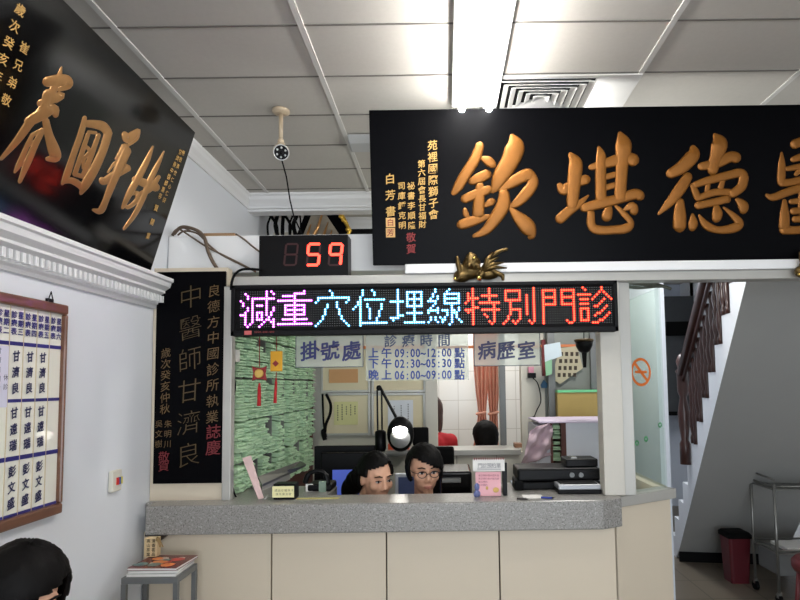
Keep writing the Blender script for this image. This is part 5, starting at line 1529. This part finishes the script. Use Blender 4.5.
# ------------------------------------------------------------------ people
def person(label, head, byaw, hyaw, hpitch, style, cloth, glasses=False, hairm=m_hair, roll=0.0, zseat=None, name='person', lean=0.0):
    """head = world centre of the head; faces -Y at yaw 0; positive yaw turns toward +X"""
    H = Vector(head)
    RB = Matrix.Rotation(byaw, 3, 'Z')
    RH = Matrix.Rotation(hyaw, 3, 'Z') @ Matrix.Rotation(hpitch, 3, 'X') @ Matrix.Rotation(roll, 3, 'Y')
    def hp(*p): return H + RH @ Vector(p)
    def bp(*p): return H + RB @ Vector(p)
    root = thing(name, label, 'person', (H.x, H.y, 0))
    hipz = (zseat or .48) + .09 - H.z
    lz = lean
    b = MB()
    b.ball(hp(0, .012, .022), (.074, .094, .092), RH, 20, 14)
    b.ball(hp(0, -.020, -.035), (.060, .070, .078), RH, 18, 12)
    b.ball(hp(0, -.068, -.098), (.022, .018, .016), RH)
    for s in (-1, 1):
        b.ball(hp(s * .038, -.058, -.022), (.028, .024, .026), RH)
        b.ball(hp(s * .074, .008, -.006), (.010, .018, .030), RH)
        b.ball(hp(s * .011, -.094, -.036), (.009, .010, .008), RH)
        b.ball(hp(s * .028, -.073, .030), (.022, .012, .009), RH)
    b.tube([hp(0, -.084, .020), hp(0, -.096, -.010), hp(0, -.104, -.032)], [.009, .010, .012])
    b.ball(hp(0, -.078, -.066), (.026, .018, .018), RH)
    N0 = bp(0, .055 + lz * .3, -.20)
    b.tube([hp(0, .02, -.05), (hp(0, .03, -.10) + N0) / 2, N0], [.050, .050, .060], n=14)
    sh = -.225
    tor = [(bp(0, .06 + lz * .3, sh + .005), .075, .07), (bp(0, .06 + lz * .4, sh - .06), .155, .10), (bp(0, .055 + lz * .6, sh - .18), .150, .105), (bp(0, .06 + lz * .8, sh - .32), .130, .10), (bp(0, .07 + lz, hipz + .04), .155, .115)]
    for (c, rx, ry) in tor: b.ball(c, (rx, ry, .10), RB)
    hands = []
    def limb(pts, rs): b.tube(pts, rs, n=12)
    for s in (-1, 1):
        S = bp(s * .165, .06 + lz * .35, sh - .03); E = bp(s * .215, .0 + lz * .3, sh - .29); W = bp(s * .12, -.22, min(sh - .27, -1)) if False else bp(s * .12, -.215, .80 - H.z if H.z > 1.0 else -.5)
        b.ball(S, (.055, .055, .055)); limb([S, (S + E) / 2, E], [.050, .044, .038]); limb([E, (E + W) / 2, W], [.038, .034, .025])
        d = (W - E).normalized(); sd = d.cross(Vector((0, 0, 1))).normalized()
        b.ball(W + d * .045, (.036, .046, .016), RB)
        for f in range(4):
            o_ = sd * ((f - 1.5) * .019); L = (.062, .072, .068, .052)[f]
            K = W + d * .085 + o_
            b.tube([W + d * .05 + o_ * .8, K, K + d * L * .5 + Vector((0, 0, -.006)), K + d * L * .85 + Vector((0, 0, -.02))], [.0095, .009, .0085, .007], n=7)
        tq = W + d * .02 - sd * (s * -.03)
        b.tube([W + d * .02, tq + d * .02, tq + d * .055 - Vector((0, 0, .008))], [.012, .011, .009], n=7)
        hpz = bp(s * .085, .05 + lz, hipz); kn = bp(s * .10, -.36 + lz, hipz + .01); an = Vector((kn.x, kn.y, .09)) + RB @ Vector((0, .06, 0))
        limb([hpz, (hpz + kn) / 2, kn], [.085, .072, .056]); limb([kn, (kn * .6 + an * .4), an], [.054, .052, .036])
        fo = an + RB @ Vector((0, -.06, -.05)); b.ball(fo, (.042, .11, .038), RB)
    body = b.build('body', m_skin, root, remesh=.006)
    # clothing: slightly larger torso, sleeves and trousers
    b = MB()
    for i, (c, rx, ry) in enumerate(tor):
        if i: b.ball(c, (rx + .012, ry + .012, .11), RB)
    b.tube([bp(0, .065 + lz * .35, sh + .02), bp(0, .06 + lz * .4, sh - .03)], [.062, .085], n=14)
    for s in (-1, 1):
        S = bp(s * .165, .06 + lz * .35, sh - .03); E = bp(s * .215, .0 + lz * .3, sh - .29)
        b.ball(S, .068); b.tube([bp(s * .06, .06 + lz * .35, sh + .005), S], [.05, .062], n=10); b.tube([S, E * .5 + S * .5, E * .7 + S * .3], [.064, .058, .054], n=12)
    b.build('shirt', cloth, root, remesh=.009)
    b = MB()
    b.ball(tor[-1][0], (.17, .13, .10), RB)
    for s in (-1, 1):
        hpz = bp(s * .085, .05 + lz, hipz); kn = bp(s * .10, -.36 + lz, hipz + .01); an = Vector((kn.x, kn.y, .10)) + RB @ Vector((0, .06, 0))
        b.tube([hpz, (hpz + kn) / 2, kn], [.098, .085, .068]); b.ball(kn, .068); b.tube([kn, kn * .6 + an * .4, an], [.066, .064, .056])
    b.build('trousers', mat('dark_trousers', (40, 42, 50), .9), root, remesh=.010)
    # eyes, brows, mouth
    for s in (-1, 1):
        ey = MB().ball(hp(s * .031, -.0795, .004), (.0145, .006, .0065), RH, 12, 8).build('eye', mat('eye_white', (216, 206, 200), .3), root, smooth=True)
        MB().ball(hp(s * .031, -.0845, .004), (.0062, .0025, .0062), RH, 10, 6).build('iris', mat('dark_iris', (28, 18, 14), .2), ey, smooth=True)
        MB().tube([hp(s * .016, -.086, .006), hp(s * .031, -.0885, .012), hp(s * .047, -.080, .007)], [.0015, .0024, .0015], n=6).build('lash_line', m_hair, root, smooth=True)
        MB().tube([hp(s * .014, -.090, .028), hp(s * .032, -.090, .034), hp(s * .052, -.078, .029)], [.0025, .0036, .002], n=6).build('eyebrow', m_hair, root, smooth=True)
    MB().tube([hp(-.022, -.0925, -.0635), hp(-.008, -.0985, -.0615), hp(.008, -.0985, -.0615), hp(.022, -.0925, -.0635)], [.0015, .003, .003, .0015], n=7).tube([hp(-.019, -.0920, -.069), hp(0, -.0975, -.0715), hp(.019, -.0920, -.069)], [.0015, .0035, .0015], n=7).build('lips', mat('lip', (196, 122, 112), .5), root, smooth=True)
    # hair
    b = MB(); NU, NV = 64, 40
    vs = []; keep = []
    rr = random.Random(hash(label) % 1000 if False else len(label))
    for j_ in range(NV + 1):
        a = PI * j_ / NV * .98 + .01
        for i in range(NU):
            q = 2 * PI * i / NU
            d = Vector((math.sin(a) * math.cos(q), math.sin(a) * math.sin(q), math.cos(a)))
            rx, ry, rz = style['r']
            st_ = .0012 * math.sin(q * 31 + 3 * math.sin(a * 4)) + .003 * noise.noise(d * 5 + Vector((len(label), 0, 0)))
            k = 1 + (st_ / .09)
            if d.z < 0:   # below the widest line hair hangs down rather than closing in
                h = style.get('hang', .3)
                rad = 1 - (1 - math.sqrt(max(0, 1 - d.z * d.z))) * (1 - h)
                c = Vector((math.cos(q) * rad, math.sin(q) * rad, 0))
                p = Vector((c.x * rx * k, c.y * ry * k + .014, d.z * rz * style.get('len', 1.2) + .026))
            else:
                p = Vector((d.x * rx * k, d.y * ry * k + .014, d.z * rz * k + .026))
            vs.append(hp(*p)); keep.append((p, d))
    fs = []
    for j_ in range(NV):
        for i in range(NU):
            ids = (j_ * NU + i, j_ * NU + (i + 1) % NU, (j_ + 1) * NU + (i + 1) % NU, (j_ + 1) * NU + i)
            p = sum((keep[x][0] for x in ids), Vector()) / 4
            hl = style['line'](p.x)
            if p.y < style.get('front', -.03) and p.z < hl: continue
            if p.z < style['bottom'] + .006 * math.sin(p.x * 260): continue
            if abs(p.x) > .05 and p.y < style.get('side', -.01) and p.z < style.get('sz', .03) and style.get('ear', True): continue
            fs.append(ids)
    b.add(vs, fs)
    hair = b.build('hair', hairm, root, smooth=True, solid=.012)
    if style.get('lobes'):
        b = MB()
        for (c, r_) in style['lobes']: b.ball(hp(*c), r_, RH, 18, 12)
        b.build('hair_length', hairm, root, remesh=.007)
    if style.get('fringe'):
        b = MB()
        for (p0, p1, p2, w_) in style['fringe']: b.tube(sm([hp(*p0), hp(*p1), hp(*p2)], 4), [w_ * .7, w_, w_, w_, w_ * .95, w_ * .8, w_ * .6, w_ * .4, w_ * .15], n=7)
        b.build('fringe', hairm, root, smooth=True)
    if glasses:
        g = None
        b = MB()
        for s in (-1, 1):
            b.tube([hp(s * .032 + .023 * math.cos(q), -.104 + .004 * abs(math.cos(q)), .002 + .017 * math.sin(q)) for q in [2 * PI * k / 18 for k in range(18)]], .0021, n=6, closed=True)
            b.tube([hp(s * .055, -.100, .008), hp(s * .074, -.06, .006), hp(s * .078, .0, .004)], .002, n=5)
        b.tube([hp(-.010, -.104, .004), hp(0, -.107, .006), hp(.010, -.104, .004)], .002, n=5)
        b.build('glasses', mat('glasses_frame', (40, 30, 30), .3), root, smooth=True)
    return root

m_navyc = mat('navy_cloth', (34, 36, 54), .9)
# woman with glasses: head spans x 406..441, y 443..494
h2 = at(424.5, 470, Y=3.0)
person('woman in round glasses with short black hair and a navy top behind the counter', h2, .12, .24, .10,
       dict(r=(.094, .112, .108), hang=.45, len=.95, line=lambda x: .052 - .42 * x, bottom=-.045, front=-.03, side=-.035, sz=.01),
       m_navyc, glasses=True)
# long haired woman leaning
h1 = at(376, 478, Y=2.95)
person('long-haired woman in profile leaning down beside the blue monitor', h1, 1.15, .62, .14,
       dict(r=(.084, .106, .104), hang=.6, len=1.0, line=lambda x: .085 + .25 * x - 1.5 * x * x, bottom=-.06, front=-.035, side=.034, sz=.018,
            lobes=[((.0, .075, .012), (.070, .07, .078)), ((-.012, .125, -.025), (.064, .068, .070)), ((-.025, .175, -.065), (.056, .058, .066)), ((-.04, .205, -.115), (.050, .05, .07)), ((-.04, .20, -.18), (.042, .042, .07))]),
       mat('grey_cloth', (70, 74, 82), .9), lean=.24)
# foreground woman, bottom-left
h0 = at(23, 597, Y=1.5)
h0.x = max(h0.x, -1.11)
person('woman with short black bobbed hair, seen from above at bottom left', h0, 1.0, 1.02, .30,
       dict(r=(.098, .112, .110), hang=.55, len=1.2, line=lambda x: .052 + .3 * x, bottom=-.11, front=-.045, side=-.03, sz=.0),
       mat('dark_blouse', (46, 42, 50), .9))
# rear-room people
h3 = at(485, 437, Y=4.76)
person('dark-haired person bent low behind the rear opening beneath the curtain', h3, PI, PI + .4, .25,
       dict(r=(.10, .112, .108), hang=.6, len=1.1, line=lambda x: .05, bottom=-.10),
       mat('brown_cloth', (90, 74, 66), .9), lean=0.0)
h4 = at(430.5, 411, Y=4.92)
person('person in a red top with brown hair, mostly hidden by the broad upright', h4, PI, PI, .0,
       dict(r=(.102, .112, .112), hang=.8, len=1.9, line=lambda x: .05, bottom=-.17),
       mat('red_cloth', (178, 30, 40), .8), hairm=mat('brown_hair', (58, 36, 30), .45, bump=.4), zseat=.55)

# office chair of the woman in glasses
def chair(p, zb_, zt_, w_, label):
    t = thing('office_chair', label, 'chair', (p.x, p.y, 0))
    x, y = p.x, p.y
    MB().box(x - .23, x + .23, y - .40, y + .02, .42, .48).build('seat', m_blackm, t, bevel=.02)
    MB().box(x - w_, x + w_, y + .04, y + .07, zb_, zt_).build('backrest', m_blackm, t, bevel=.012, seg=3)
    MB().box(x - .02, x + .02, y + .07, y + .09, .40, zb_ + .1).build('back_support', m_black, t)
    MB().tube([(x, y - .19, .42), (x, y - .19, .08)], .025).build('column', m_black, t)
    for k in range(5):
        q = 2 * PI * k / 5
        MB().tube([(x, y - .19, .09), (x + .26 * math.cos(q), y - .19 + .26 * math.sin(q), .06)], .018).build('base_arm', m_black, t)
        MB().ball((x + .26 * math.cos(q), y - .19 + .26 * math.sin(q), .03), .029).build('castor', m_black, t)
    return t
c = at(420.5, 435, Y=3.75)
ct = chair(Vector((c.x, 3.72, 0)), at(420, 446, Y=3.75).z, at(420, 427.5, Y=3.75).z, .053, 'black office chair headrest rising beside the lamp')
MB().box(c.x - .05, c.x + .22, 3.76, 3.79, .6, at(420, 447, Y=3.75).z).build('backrest', m_blackm, ct, bevel=.02)

SC.cycles.use_denoising = True
SC.cycles.max_bounces = 7
